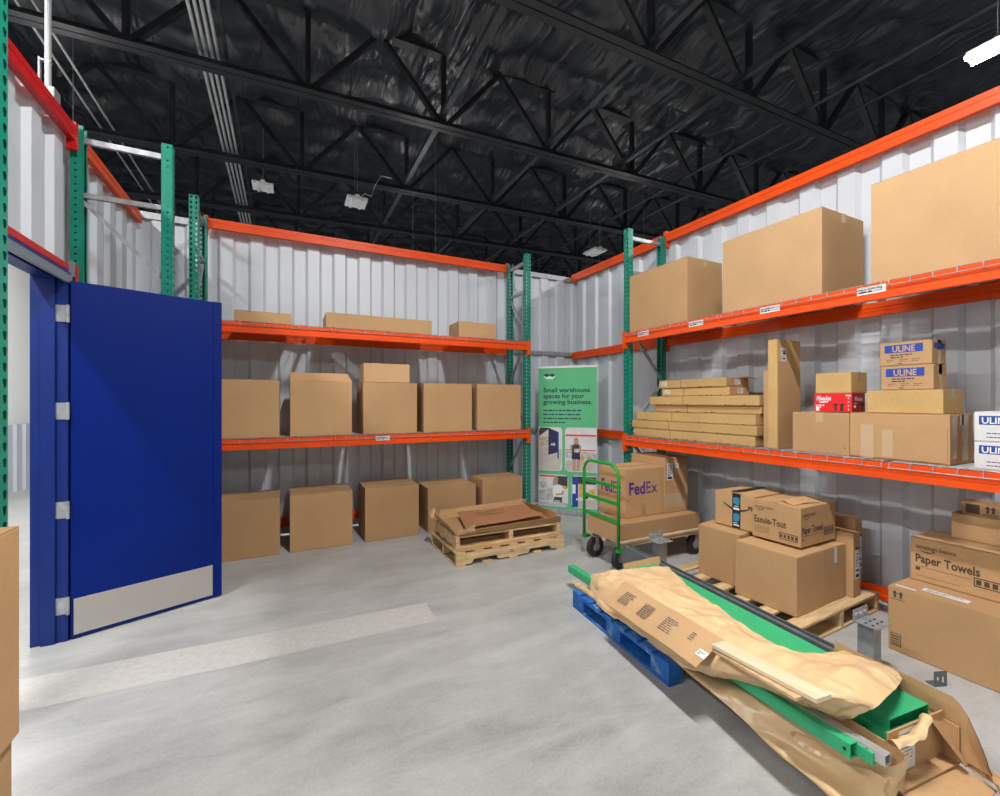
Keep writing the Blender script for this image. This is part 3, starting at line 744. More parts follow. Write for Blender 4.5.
for lab, vt in (('white box with blue label band at the right edge, lower of two', 441), ('white box with blue label band at the right edge, upper of two', 411.5)):
    y1 = YX(974, 3.575); z1 = OX(974, vt, 3.575)[1]
    t = carton(lab, 3.575, 3.87, y1 - .40, y1, zw, z1, 'label_white', seam='y', tape=False, name='white_box'); H_ = t['h']
    f = fmx(t); f.rects('label_band', 'ink_blue', [(.02, H_ * .56, .33, H_ * .86)], .001); f.text('ULINE', H_ * .30, .03, H_ * .60, 'ink_white', bold=.02, width=.115, h=.002)
    f.lines('print', 'ink_navy', .05, H_ * .26, .2, 2, H_ * .13, H_ * .03, 5)
    f.poly('torn_patch', 'kraft_light', [[(.20, H_ * .58), (.26, H_ * .52), (.34, H_ * .55), (.36, H_ * .72), (.27, H_ * .76)]], .003)
    zw = z1 + .002
# ---- boxes at the left picture edge
nx0 = -.70
for lab, z0, z1, xo in (('large cardboard box on the floor at the left picture edge, lower of two', .001, .628, -.012), ('large cardboard box at the left picture edge, upper of two', .632, 1.238, .004)):
    carton(lab, nx0 - .56 + xo, nx0 + xo, YX(18, nx0) - .58, YX(18, nx0), z0, z1, 'kraft_dark', name='cardboard_box')

# ================================================================== PALLETS
def pallet(label, loc, rz, Lx, Ly, mat, style, h=.14, nb=7):
    """Lx along local x, Ly along local y. style 'stringer_x': stringers along x (notched), boards along y"""
    t = thing('pallet', label, 'pallet', loc, rz)
    bt = .018; bh = h - 2 * bt
    rn = random.Random(int(Lx * 100) + nb)
    if style == 'block':
        for i in range(nb):
            wd = .098; y = i * (Ly - wd) / (nb - 1); MB().box(-.003, Lx + .003, y, y + wd, h - bt, h - rn.uniform(0, .003)).build('board', mat, t, .003)
        for sx in (0, .5, 1):
            x = sx * (Lx - .10)
            MB().box(x, x + .10, 0, Ly, h - 2 * bt, h - bt - .0005).build('stringer', mat, t, .002)
            MB().box(x, x + .10, 0, Ly, 0, bt).build('board', mat, t, .003)
            for sy in (0, .5, 1):
                y = sy * (Ly - .15); MB().box(x, x + .10, y, y + .15, bt + .0005, h - 2 * bt - .0005).build('block', mat, t, .004)
    elif style == 'x':
        for sy in (0, .5, 1):
            y = sy * (Ly - .04); m = MB(); z0 = bt; a = Lx * .13; b = Lx * .36
            prof = [(0, z0), (a, z0), (a + .02, z0 + .04), (b - .02, z0 + .04), (b, z0), (Lx - b, z0), (Lx - b + .02, z0 + .04), (Lx - a - .02, z0 + .04), (Lx - a, z0), (Lx, z0), (Lx, h - bt), (0, h - bt)]
            m.prism(prof, (0, y, 0), (0, y + .04, 0), (1, 0, 0), (0, 0, 1)); m.build('stringer', mat, t)
        for z0, z1, n in ((h - bt, h, nb), (0, bt, 5)):
            for i in range(n):
                wd = .095; x = i * (Lx - wd) / (n - 1); MB().box(x, x + wd, -.002, Ly + .002, z0 + .0005, z1).build('board', mat, t, .002)
    else:
        for sx in (0, .5, 1):
            x = sx * (Lx - .045); MB().box(x, x + .045, 0, Ly, bt, h - bt).build('stringer', mat, t, .003)
        for z0, z1, n in ((h - bt, h, nb), (0, bt, 4)):
            for i in range(n):
                wd = .10; y = i * (Ly - wd) / (n - 1); MB().box(-.003, Lx + .003, y, y + wd, z0 + .0005, z1 - .0005 + rn.uniform(0, .0005)).build('board', mat, t, .002)
    return t
p1 = pallet('lower pale wooden pallet of the two stacked before the back rack', (1.478, 3.915, 0), R(.5), 1.26, .77, 'wood_pallet', 'x')
f = Face(p1, (.58, 0, .06), (1, 0, 0), (0, 0, 1)); f.text('101', .04, 0, 0, 'ink_brown', bold=.02)
cs = thing('cardboard_sheet', 'flat cardboard sheet lying between the two stacked pallets', 'cardboard', (1.50, 3.93, .141), R(.5))
MB().box(0, 1.22, 0, .73, 0, .006).build('sheet', 'kraft', cs)
pallet('upper pale wooden pallet of the two stacked before the back rack', (1.50, 3.985, .149), R(-.9), 1.22, .70, 'wood_pallet', 'y', .125, 6)
# cardboard tray on the stack
tr = thing('cardboard_tray', 'shallow open cardboard tray on top of the stacked pallets', 'tray', (1.52, 3.99, .279), R(-.9))
TL, TW = 1.19, .66
MB().box(0, TL, 0, TW, 0, .006).build('base', 'kraft', tr)
def sheet(parent, name, mat, quad, nu=10, nv=4, amp=.006, th=.004, seed=0, mid=0):
    a, b, c, d = [Vector(q) for q in quad]; rows = []
    for j in range(nv + 1):
        row = []
        for i in range(nu + 1):
            s, t = i / nu, j / nv
            p = (a * (1 - s) + b * s) * (1 - t) + (d * (1 - s) + c * s) * t
            n = noise.noise_vector((s * 3 + seed, t * 2.2, seed * 1.7)) * amp
            row.append(p + n + Vector((0, 0, mid * math.sin(math.pi * s))))
        rows.append(row)
    m = MB(); m.grid(rows, th); return m.build(name, mat, parent, smooth=False)
sheet(tr, 'side_flap', 'kraft', [(-.01, -.005, .004), (TL + .01, -.005, .004), (TL - .02, -.05, .085), (.06, -.06, .06)], 12, 3, .006, .004, 1)
sheet(tr, 'side_flap', 'kraft', [(0, TW, .004), (TL, TW, .004), (TL - .06, TW + .03, .12), (.05, TW + .03, .10)], 12, 3, .006, .004, 2)
sheet(tr, 'end_flap', 'kraft', [(0, -.01, .004), (0, TW, .004), (-.05, TW - .04, .10), (-.06, .10, .09)], 8, 3, .008, .004, 3)
sheet(tr, 'end_flap', 'kraft', [(TL, 0, .004), (TL, TW, .004), (TL - .13, TW - .02, .12), (TL - .02, .03, .10)], 8, 3, .008, .004, 4)
sheet(tr, 'corner_tab', 'kraft_light', [(-.03, -.05, .03), (.16, -.075, .055), (.15, -.085, .12), (-.01, -.07, .07)], 5, 3, .01, .004, 6)
sheet(tr, 'corner_tab', 'kraft_light', [(-.10, TW - .10, .05), (-.02, TW - .08, .07), (-.03, TW + .02, .14), (-.09, TW, .09)], 5, 3, .01, .004, 7)
o = sheet(tr, 'inner_sheet', 'kraft_red', [(.12, .10, .045), (TL - .10, .14, .055), (TL - .16, TW - .10, .085), (.22, TW - .06, .075)], 14, 5, .008, .004, 9); o['label'] = 'reddish brown inner cardboard sheet'
f = Face(tr, (.34, .36, .098), (1, .03, .02), (0, 1, .1)); f.lines('print', 'ink_brown', 0, 0, .62, 1, .03, .02, 5)

# ================================================================== BANNER
bA = Vector((3.30, 5.37, 0)); bB = Vector((3.885, 4.78, 0)); bx = (bB - bA).normalized(); BW = (bB - bA).length
bn = thing('roll_up_banner', 'green roll-up advertising banner with four photos in the corner', 'banner', bA, math.atan2(bx.y, bx.x))
MB().box(-.01, BW + .01, -.06, .10, 0, .075).build('base', 'galvanised', bn, .008)
for q in (.12, BW - .12): MB().box(q - .02, q + .02, -.14, .18, 0, .012).build('foot', 'galvanised', bn)
m = MB(); m.tube([(BW / 2, .04, .07), (BW / 2, .03, 2.1)], .011, 8); m.build('pole', 'galvanised', bn)
MB().box(-.002, BW + .002, -.012, .014, 2.085, 2.115).build('top_bar', 'white_plastic', bn, .003)
MB().box(0, BW, -.002, .0, .075, 2.085).build('sheet', 'green_banner', bn)
f = Face(bn, (0, -.002, .075), (1, 0, 0), (0, 0, 1)); BH = 2.01; WW = BW
# logo
lx, ly = .075, BH - .15
f.poly('logo', 'ink_navy', [[(lx, ly + .05), (lx + .03, ly + .07), (lx + .06, ly + .07), (lx + .085, ly + .055), (lx + .11, ly + .07), (lx + .14, ly + .07), (lx + .17, ly + .05), (lx + .13, ly + .03), (lx + .085, ly + .045), (lx + .04, ly + .03)]], .001)
f.poly('logo', 'ink_white', [[(lx + .02, ly + .01), (lx + .085, ly + .038), (lx + .15, ly + .01), (lx + .125, ly - .01), (lx + .105, ly + .005), (lx + .085, ly - .01), (lx + .065, ly + .005), (lx + .045, ly - .01)],
                            [(lx - .005, ly + .045), (lx + .035, ly + .025), (lx + .015, ly + .012)], [(lx + .175, ly + .045), (lx + .135, ly + .025), (lx + .155, ly + .012)]], .0015)
for k, (s, wd) in enumerate((('Small warehouse', .665), ('spaces for your', .585), ('growing business.', .70))):
    f.text(s, .092, .07, BH - .345 - k * .085, 'ink_navy', bold=.024, width=wd)
f.lines('print', 'ink_navy', .07, BH - .615, .60, 4, .057, .018, 12)
def pic(name, x0, x1, y0, y1, mat, items, rl=False, rr=False):
    r_ = .05; pts = []
    def corner(cx, cy, a0): return [(cx + r_ * math.cos(R(a0 + q)), cy + r_ * math.sin(R(a0 + q))) for q in (0, 30, 60, 90)]
    pts += corner(x1 - r_, y1 - r_, 0) if rr else [(x1, y1)]
    pts += corner(x0 + r_, y1 - r_, 90) if rl else [(x0, y1)]
    pts += corner(x0 + r_, y0 + r_, 180) if rl else [(x0, y0)]
    pts += corner(x1 - r_, y0 + r_, 270) if rr else [(x1, y0)]
    f.poly(name, mat, [pts], .0012)
    w_, h_ = x1 - x0, y1 - y0
    for k, (mt, pl) in enumerate(items): f.poly(name, mt, [[(x0 + a * w_, y0 + b * h_) for a, b in pl]], .0016 + k * .0003)
def rc(a, b, c, d): return [(a, b), (c, b), (c, d), (a, d)]
py1, py2 = 1.165, .485     # picture rows (top of the upper row, top of the lower row)
pic('photo_door', .0, .345, .54, py1, 'photo_white', [('photo_dark', [(.02, .78), (.5, .98), (.08, .99), (.02, .95)]), ('photo_grey', rc(.02, .55, .45, .78)), ('photo_amber', rc(.04, .60, .22, .66)), ('photo_amber', rc(.04, .70, .2, .75)), ('photo_amber', rc(.32, .62, .42, .70)),
     ('photo_floor', [(.02, .02), (.9, .02), (.98, .3), (.98, .5), (.02, .55)]), ('ink_navy', [(.42, .30), (.80, .40), (.80, .90), (.42, .98)]), ('photo_grey', [(.42, .28), (.80, .38), (.80, .42), (.42, .36)]), ('ink_blue', [(.80, .28), (.86, .28), (.86, .88), (.80, .90)])], rr=True)
f.text('A8', .055, .18, .90, 'ink_white', bold=.02, h=.006)
pic('photo_woman', .385, WW, .54, py1, 'photo_white', [('orange', rc(.02, .80, .98, .84)), ('red', rc(.02, .48, .95, .50)), ('photo_grey', rc(.02, .30, .98, .46)), ('photo_floor', rc(.03, .02, .98, .25)), ('photo_amber', [(.48, .25), (.56, .45), (.62, .25)]), ('photo_amber', [(.68, .25), (.76, .42), (.82, .25)]),
     ('photo_skin', [(.24, .02), (.34, .02), (.36, .32), (.24, .32)]), ('photo_skin', [(.38, .02), (.46, .02), (.48, .32), (.38, .32)]), ('ink_navy', [(.21, .28), (.49, .28), (.47, .44), (.23, .44)]), ('photo_dark', [(.22, .42), (.48, .42), (.51, .58), (.43, .62), (.30, .62), (.18, .58)]),
     ('photo_skin', [(.17, .57), (.23, .58), (.22, .48), (.28, .47), (.17, .45)]), ('photo_skin', [(.46, .58), (.52, .57), (.50, .46), (.44, .47)]), ('photo_grey', rc(.30, .44, .46, .52)), ('photo_hair', [(.29, .62), (.43, .62), (.42, .74), (.36, .78), (.30, .74)]), ('photo_skin', [(.32, .63), (.40, .63), (.40, .72), (.32, .72)])], rl=True)
pic('photo_worker', .0, .43, .03, py2, 'photo_white', [('orange', [(.02, .92), (.6, .92), (.55, .97), (.02, .97)]), ('photo_dark', rc(.62, .60, .98, .96)), ('photo_amber', rc(.80, .56, .96, .66)), ('photo_grey', rc(.02, .18, .35, .5)), ('photo_grey', [(.25, .22), (.5, .20), (.5, .55), (.28, .58)]), ('photo_grey', rc(.02, .02, .98, .12)), ('photo_grey', rc(.05, .55, .3, .75)),
     ('photo_dark', [(.50, .12), (.80, .12), (.80, .30), (.54, .30)]), ('ink_white', [(.52, .30), (.78, .30), (.86, .52), (.80, .66), (.66, .70), (.52, .64), (.48, .50)]), ('photo_skin', [(.80, .52), (.86, .50), (.84, .38), (.60, .34), (.58, .40), (.78, .43)]), ('photo_skin', [(.50, .66), (.64, .68), (.66, .82), (.56, .86), (.48, .78)]), ('photo_hair', [(.50, .82), (.66, .80), (.68, .88), (.62, .97), (.55, .97)]), ('photo_grey', [(.5, .08), (.78, .08), (.72, .2), (.56, .2)])], rr=True)
pic('photo_corridor', .48, WW, .03, py2, 'photo_white', [('photo_dark', [(.25, .75), (.98, .75), (.98, .98), (.25, .98)]), ('photo_amber', rc(.30, .35, .55, .75)), ('photo_floor', [(.28, .03), (.98, .03), (.98, .30), (.28, .22)]), ('photo_dark', rc(.5, .3, .66, .5)), ('photo_amber', rc(.70, .35, .95, .6)), ('ink_blue', rc(.02, .02, .26, .97)), ('ink_white', rc(.03, .44, .16, .72)), ('ink_white', rc(.18, .24, .25, .30))], rl=True)
# ================================================================== CART
ct = thing('platform_cart', 'wooden platform cart with green tubular handle and rubber wheels', 'cart', (2.81, 3.12, 0), R(-1))
CL, CWd, CZ = 1.20, .53, .285
MB().box(0, CL, 0, CWd, CZ - .022, CZ).build('deck', 'wood_ply', ct, .004)
for y in (.015, CWd / 2 - .03, CWd - .075): MB().box(.02, CL - .02, y, y + .06, CZ - .06, CZ - .0225).build('rail', 'wood_ply', ct)
hz = 1.005; r_ = .12; hp = []
yA, yB = .0, CWd
hp = [(-.02, yA, CZ - .06), (-.02, yA, hz - r_)] + [(-.02, yA + r_ - r_ * math.cos(q), hz - r_ + r_ * math.sin(q)) for q in [R(a) for a in (15, 30, 45, 60, 75, 90)]] + \
     [(-.02, yB - r_ + r_ * math.sin(q), hz - r_ + r_ * math.cos(q)) for q in [R(a) for a in (0, 15, 30, 45, 60, 75, 90)]] + [(-.02, yB, CZ - .06)]
hd = MB(); hd.tube(hp, .016, 10); ho = hd.build('handle', 'green_cart', ct, smooth=True)
for z in (.47, .64, .80): MB().box(-.027, -.013, yA, yB, z - .016, z + .016).build('handle_bar', 'green_cart', ho)
for y in (yA, yB): MB().box(-.035, .16, y - .02, y + .02, CZ - .095, CZ - .0615).build('handle_socket', 'green_cart', ho)
for (x, y, sw) in ((.06, .09, 20), (.06, CWd - .08, 8), (CL - .14, .07, 0), (CL - .14, CWd - .07, 0)):
    c = bpy.data.objects.new('caster', None); COL.objects.link(c); c.parent = ct; c.location = (x, y, 0); c.rotation_euler = (0, 0, R(sw)); c.empty_display_size = .05
    m = MB(); m.tube([(0, -.022, .105), (0, .022, .105)], .105, 24); m.build('tyre', 'rubber', c, .006)
    m = MB(); m.tube([(0, -.025, .105), (0, .025, .105)], .045, 16); m.build('hub', 'rim_grey', c)
    m = MB(); m.box(-.02, .02, -.034, -.028, .09, .222); m.box(-.02, .02, .028, .034, .09, .222); m.box(-.04, .04, -.034, .034, .214, .2245); m.build('fork', 'galvanised', c)
zb = CZ + .001
lg = carton('long low cardboard box lying on the cart deck', 2.79, 3.90, 3.13, 3.58, zb, zb + .155, 'kraft_dark', R(-.6), seam='x', tape=False)
fx1 = carton('cardboard box with purple lettering on the cart', 3.015, 3.52, 3.27, 3.68, zb + .158, .925, 'kraft', R(-.5), seam='x')
for f, w_ in ((fmy(fx1), .505), (fmx(fx1), .41)):
    f.text('Fed', .17, .04, .23, 'ink_purple', bold=.03, width=w_ * .42)
    f.text('Ex', .17, .04 + w_ * .44, .23, 'ink_purple', bold=.0, width=w_ * .30)
    f.poly('print', 'kraft_light', [[(.04 + w_ * .47, .245), (.04 + w_ * .54, .245), (.04 + w_ * .54, .255), (.04 + w_ * .47, .255)]], .002)
fmy(fx1).rects('tape', 'kraft_dark', [(.21, 0, .28, .13)], .001); fmy(fx1).rects('print', 'ink_brown', [(.225, .02, .265, .024), (.225, .04, .265, .044), (.225, .06, .265, .064), (.225, .08, .265, .084)], .002)
fx2 = carton('taller cardboard box with white shipping label on the cart', 3.53, 3.87, 3.25, 3.74, zb + .158, 1.02, 'kraft_dark', R(-.5), seam='y')
f = fmy(fx2); f.rects('sticker', 'label_white', [(.03, .34, .115, .52)], .001, .0005); f.lines('print', 'ink', .04, .49, .065, 7, .018, .008, 3, .002); f.rects('print', 'ink', [(.042, .35, .105, .375)], .002)
f.rects('sticker', 'label_white', [(.15, .46, .20, .51)], .001, .0005); f.lines('print', 'ink', .155, .49, .04, 2, .012, .005, 7, .002)
f.rects('tape', 'tape_clear', [(.01, .05, .33, .20)], .0008)

# ================================================================== RIGHT FLOOR PALLET AND BOXES
pallet('pale wooden pallet under the boxes along the right rack', (2.95, 1.63, 0), R(2), 1.13, 1.10, 'wood_pallet', 'y', .14, 6)
za = .1415
carton('big plain cardboard box at the front corner of the right pallet', 3.085, 3.445, 1.725, 2.16, za, .546, 'kraft', R(2), seam='y', tape=False)
t = carton('cardboard box with white tape strip on the right pallet', 3.452, 3.745, 1.74, 2.17, za, .541, 'kraft', R(2), seam='y', tape=False)
fmy(t).rects('tape', 'label_white', [(.135, .28, .175, .395)], .001)
carton('cardboard box at the far left corner of the right pallet', 3.175, 3.55, 2.195, 2.56, za, .556, 'kraft_dark', R(2), seam='y', lift=.012)
for lab, xa, y0, y1, zt in (('thin upright carton with barcode label, nearer of two on the right pallet', 3.775, 1.705, 2.40, .62), ('thin upright carton with barcode label, taller one against the right wall', 3.965, 1.775, 2.45, .69)):
    t = carton(lab, xa, xa + .10, y0, y1, za, zt, 'kraft', R(1), seam='y', tape=False, name='thin_box')
    f = fmy(t); h = t['h']; f.rects('sticker', 'label_white', [(.022, h * .28, .088, h * .74)], .001, .0005)
    f.lines('print', 'ink', .03, h * .66, .05, 5, .022, .008, 4, .002); f.rects('print', 'ink', [(.03, h * .31, .08, h * .36), (.03, h * .40, .08, h * .43), (.022, h * .74, .088, h * .77)], .002)
def barcode(f, x, y, w_, h_, seed=1, mat='ink_brown'):
    f.rects('print', mat, [(x, y, x + w_, y + .006), (x, y + h_ - .006, x + w_, y + h_), (x, y, x + .005, y + h_), (x + w_ - .005, y, x + w_, y + h_)] + [(x + w_ * (k + .3) / 5, y + .012, x + w_ * (k + .95) / 5, y + h_ - .012) for k in range(5)], .001)
def smile(f, x, y, w_, mat, th):
    pts = []; n = 14
    for k in range(n + 1):
        a = k / n; pts.append((x + w_ * a, y - w_ * .22 * math.sin(math.pi * (a * .9 + .04)) ** .9))
    pl = []
    for k in range(n):
        t0 = th * (.35 + 1.1 * math.sin(math.pi * min(1, (k + .5) / n * .9 + .1))); (a, b), (c, d) = pts[k], pts[k + 1]; pl.append([(a, b - t0 / 2), (c, d - t0 / 2), (c, d + t0 / 2), (a, b + t0 / 2)])
    ex, ey = pts[-1]; pl.append([(ex - w_ * .14, ey + .01), (ex + w_ * .03, ey + w_ * .035), (ex - w_ * .005, ey - w_ * .12), (ex - w_ * .03, ey - w_ * .10), (ex - w_ * .02, ey), (ex - w_ * .13, ey - .008)])
    f.poly('logo', mat, pl, .001)
zt = .5635
am = carton('cardboard box with smile arrow and black tape on the right pallet stack', 3.295, 3.70, 2.155, 2.49, zt + .008, .85, 'kraft', R(1.5), seam='x', tape=False, lift=.012)
f = fmx(am); smile(f, .075, .20, .245, 'ink_brown', .014)
f.rects('tape', 'tape_black', [(.155, .003, .225, .283)], .0015); f.poly('tape_print', 'tape_blue', [[(.163, .20), (.20, .185), (.217, .20), (.217, .245), (.19, .255), (.163, .245)], [(.163, .06), (.19, .05), (.217, .07), (.217, .115), (.185, .125), (.163, .11)]], .002)
f.rects('tape_print', 'ink_white', [(.165, .15, .215, .165), (.17, .175, .21, .18), (.165, .02, .215, .03), (.165, .04, .2, .045)], .002)
m = MB(); m.box(-.2, .2, -.03, .03, am['h'] + .0135, am['h'] + .0145); m.build('top_tape', 'tape_black', am)
et = carton('cardboard box lettered Essuie-Tout and Paper Towels on the right pallet stack', 3.265, 3.735, 1.795, 2.145, zt, .842, 'kraft', R(1.5), seam='x', tape=False, lift=.01)
f = fmx(et); f.text('amazon basics', .035, .02, .225, 'ink_brown', width=.14); f.text('Essuie-Tout', .07, .015, .115, 'ink_brown', bold=.025, width=.235)
f.lines('print', 'ink_brown', .02, .085, .12, 5, .012, .003, 2); barcode(f, .20, .03, .13, .05); smile(f, .035, .222, .05, 'ink_brown', .004)
f = fmy(et); f.text('amazon basics', .04, .02, .215, 'ink_brown', width=.17); f.text('Paper Towels', .07, .012, .095, 'ink_brown', bold=.025, width=.28); f.rects('print', 'ink_brown', [(.02, .075, .30, .078), (.02, .045, .035, .06)], .001)
barcode(f, .305, .05, .135, .06); smile(f, .04, .21, .06, 'ink_brown', .004)
sheet(et, 'torn_flap', 'kraft', [(-.20, -.10, .288), (.10, -.14, .288), (.12, -.02, .305), (-.16, 0, .30)], 6, 3, .006, .003, 12)
# right front stack
b = carton('big cardboard box with arrow marks on the floor, bottom of the right front stack', 3.51, 4.02, .32, 1.39, .001, .411, 'kraft_dark', seam='y', tape=False)
f = fmx(b)
def arrows(f, x, y, s, mat='ink_brown'):
    f.poly('print', mat, [[(x + s * q + a, y + c) for a, c in ((-.006, .0), (.006, 0), (.006, .025), (.014, .025), (0, .045), (-.014, .025), (-.006, .025))] for q in (0, 1)] + [[(x - .02, y - .012), (x + s + .02, y - .012), (x + s + .02, y - .008), (x - .02, y - .008)]], .001)
arrows(f, .035, .345, .03); f.rects('print', 'ink_brown', [(.014, .035, .018, .115), (.062, .035, .066, .115), (.014, .035, .066, .039), (.014, .111, .066, .115), (.02, .045, .06, .052), (.02, .06, .06, .066), (.02, .075, .06, .083), (.02, .092, .06, .10)], .001)
f = Face(b, (-b['hx'], b['hy'], b['h']), (0, -1, 0), (1, 0, 0)); f.rects('sticker', 'label_white', [(.13, .09, .34, .15), (.02, .04, .12, .06)], .001, .0006); f.lines('print', 'ink', .15, .125, .17, 2, .02, .008, 5, .002)
pt = carton('cardboard box lettered Paper Towels on the big floor box', 3.775, 4.09, .70, 1.375, .4135, .694, 'kraft', seam='y', tape=False)
f = fmx(pt); f.text('amazon basics', .04, .03, .215, 'ink_brown', bold=.01, width=.19); f.text('Paper Towels', .075, .025, .125, 'ink_brown', bold=.03, width=.30); f.rects('print', 'ink_brown', [(.025, .095, .29, .097), (.025, .035, .24, .037), (.028, .07, .05, .09)], .001)
barcode(f, .30, .06, .17, .055); smile(f, .05, .21, .07, 'ink_brown', .005)
t = carton('plain small cardboard box on the lettered paper towel box', 3.99, 4.145, .62, 1.242, .6965, .862, 'kraft_light', seam='y', tape=False)
t = carton('flat box with arrow print, topmost of the right front stack', 4.01, 4.14, .70, 1.20, .8645, .948, 'kraft', seam='y', tape=False)
f = fmx(t); f.rects('print', 'ink_brown', [(.02, .01, .085, .07)], .001); arrows(f, .12, .025, .025)

# ================================================================== STEEL BASE RAIL WITH POSTS, BRACKET
for base, lab in ((Vector((2.86, 2.69, 0)), 'short grey steel post with slotted bracket by the cart'), (Vector((3.13, 1.33, 0)), 'short grey steel post with slotted bracket by the right floor box')):
    sp = thing('steel_post', lab, 'post', base); hh = .42 if base.y > 2 else .285; dz = hh - .335
    po = MB(); po.prism([(-.045, -.04), (.045, -.04), (.045, .04), (.03, .04), (.03, -.025), (-.03, -.025), (-.03, .04), (-.045, .04)], (0, 0, .006), (0, 0, .335), (1, 0, 0), (0, 1, 0)); po.v = [(a, b, c if c < .2 else hh) for a, b, c in po.v]; po.build('column', 'steel_grey', sp)
    MB().box(-.06, .06, -.055, .055, 0, .0058).build('foot', 'steel_grey', sp)
    m = MB(); m.box(-.085, .075, -.075, .05, .3355 + dz, .341 + dz); m.box(-.075, .085, .045, .05, .341 + dz, .40 + dz)
    for k in range(3): m.tube([(-.05 + .05 * k, .045, .37 + dz), (-.05 + .05 * k, .035, .37 + dz)], .012, 8)
    br = m.build('top_bracket', 'galvanised', sp)
    for k in range(3):
        for yy in (-.045, -.01): MB().box(-.062 + .05 * k, -.038 + .05 * k, yy, yy + .01, .3412 + dz, .3418 + dz).build('slot', 'black_gap', br)
sbk = thing('angle_bracket', 'small dark slotted angle bracket standing on the floor', 'bracket', (3.30, 1.07, 0), R(-20))
m = MB(); m.box(-.04, .04, 0, .004, 0, .02); m.box(-.04, .04, 0, .004, .055, .085); 
for q in (-.04, -.008, .024): m.box(q, q + .016, 0, .004, .02, .055)
m.box(-.04, .04, .0, .05, 0, .004); m.build('plate', 'steel_dark', sbk)

# ================================================================== FOREGROUND PILE
bpal = pallet('worn blue painted pallet under the brown paper', (1.925, 1.745, 0), R(-5), .80, 1.03, 'blue_paint', 'block', .135, 8)
# long carton with green parts; frame: origin near left, s along, c across
NL = Vector((2.08, .775, 0)); FLp = Vector((2.27, 2.50, 0)); sa = (FLp - NL).normalized(); ca = Vector((sa.y, -sa.x, 0)); CLn = (FLp - NL).length; CWn = .36
rzc = math.atan2(-ca.y, ca.x) * -1
cr = thing('long_carton', 'long torn cardboard carton holding green metal panels', 'carton', (NL.x, NL.y, .136), math.atan2(ca.y, ca.x))
m = MB(); m.box(0, CWn, 0, CLn, 0, .006); m.build('base', 'kraft', cr)
m = MB(); m.box(-.006, 0, .0, CLn, 0, .15); m.build('side_wall', 'kraft', cr)
m = MB(); m.box(CWn, CWn + .006, 0, CLn, 0, .15); m.build('side_wall', 'kraft', cr)
m = MB(); m.box(.0, CWn, .05, .056, 0.0065, .185); m.build('end_wall', 'kraft_dark', cr)
f = Face(cr, (0, .05, 0), (1, 0, 0), (0, 0, 1)); f.rects('sticker', 'label_white', [(.06, .015, .165, .175)], .001, .0006); f.lines('print', 'ink', .07, .155, .085, 9, .014, .004, 6, .002); f.rects('print', 'ink', [(.07, .03, .10, .042)], .002)
f.rects('sticker', 'lime', [(.03, .035, .06, .08)], .001, .0006)
sheet(cr, 'end_flap', 'kraft', [(.0, .05, .004), (CWn, .05, .004), (CWn + .02, -.10, -.03), (.0, -.11, -.045)], 8, 4, .008, .004, 21)
sheet(cr, 'end_flap', 'kraft_dark', [(CWn - .10, .055, .185), (CWn, .055, .15), (CWn + .01, -.02, .02), (CWn - .02, -.03, .02)], 5, 5, .006, .004, 22)
# tall right flap, leaning outwards, falling towards the near end
rows = []
for j in range(7):
    t = j / 6; row = []
    for i in range(25):
        s = i / 24; y = -.09 + s * .56
        hgt = .235 * min(1, .25 + s * 4.0) ** .8; lean = -.004 * t + .006 * math.sin(s * 5)
        n = noise.noise((s * 4, t * 2, 3.3)) * .008
        row.append(Vector((CWn + .008 + lean + n - .10 * max(0, .12 - s) * t * 3, y, .02 + hgt * t)))
    rows.append(row)
m = MB(); m.grid(rows); m.grid([[p + Vector((.005, 0, -.001)) for p in r__] for r__ in rows]); o = m.build('tall_flap', 'kraft', cr, fix=False)
sheet(cr, 'torn_flap', 'kraft_dark', [(CWn + .01, .10, .02), (CWn + .10, .08, .0), (CWn + .12, -.10, -.02), (CWn + .02, -.12, .0)], 6, 5, .012, .004, 24)
sheet(cr, 'torn_flap', 'kraft_light', [(CWn - .005, -.085, .05), (CWn + .02, -.05, .085), (CWn + .075, -.13, -.128), (CWn + .01, -.16, -.125)], 4, 6, .008, .004, 25)
sheet(cr, 'far_flap', 'kraft', [(.04, CLn, .10), (CWn + .02, CLn, .10), (CWn + .03, CLn + .05, .24), (.05, CLn + .06, .22)], 8, 3, .006, .004, 26)
# green panels (channels) in the carton
gp = thing('sheet_metal_cover', 'wide green folded metal panel lying in the long carton', 'metal panel', (NL.x, NL.y, .136), math.atan2(ca.y, ca.x))
z0 = .08
def channel(x0, x1, zt, ya, yb, hgt):
    m = MB(); m.box(x0, x1, ya, yb, zt - .003, zt); m.box(x0 - .003, x0, ya, yb, zt - hgt, zt); m.box(x1, x1 + .003, ya, yb, zt - hgt, zt)
    m.box(x0, x0 + .03, ya, yb, zt - hgt, zt - hgt + .003); m.box(x1 - .03, x1, ya, yb, zt - hgt, zt - hgt + .003); return m
channel(.075, CWn - .03, .195, .085, CLn + .03, .045).build('upper_channel', 'green_panel', gp)
channel(.045, CWn - .012, .150, .062, CLn - .02, .055).build('lower_channel', 'green_panel', gp)
MB().box(.05, CWn - .02, .1, CLn - .05, .007, .112).build('packing', 'kraft_dark', gp)
sr = thing('steel_rail', 'long dark grey steel channel lying along the green panels', 'rail', (NL.x, NL.y, .136), math.atan2(ca.y, ca.x) + R(.4))
m = MB(); m.prism([(-.036, 0), (.036, 0), (.036, .19), (.024, .19), (.024, .012), (-.024, .012), (-.024, .19), (-.036, .19)], (CWn + .058, .47, .0), (CWn + .058, CLn + .50, .0), (1, 0, 0), (0, 0, 1)); m.build('channel', 'steel_dark', sr)
MB().box(CWn + .052, CWn + .062, .47, CLn + .5, .0125, .183).build('rib', 'steel_grey', sr)
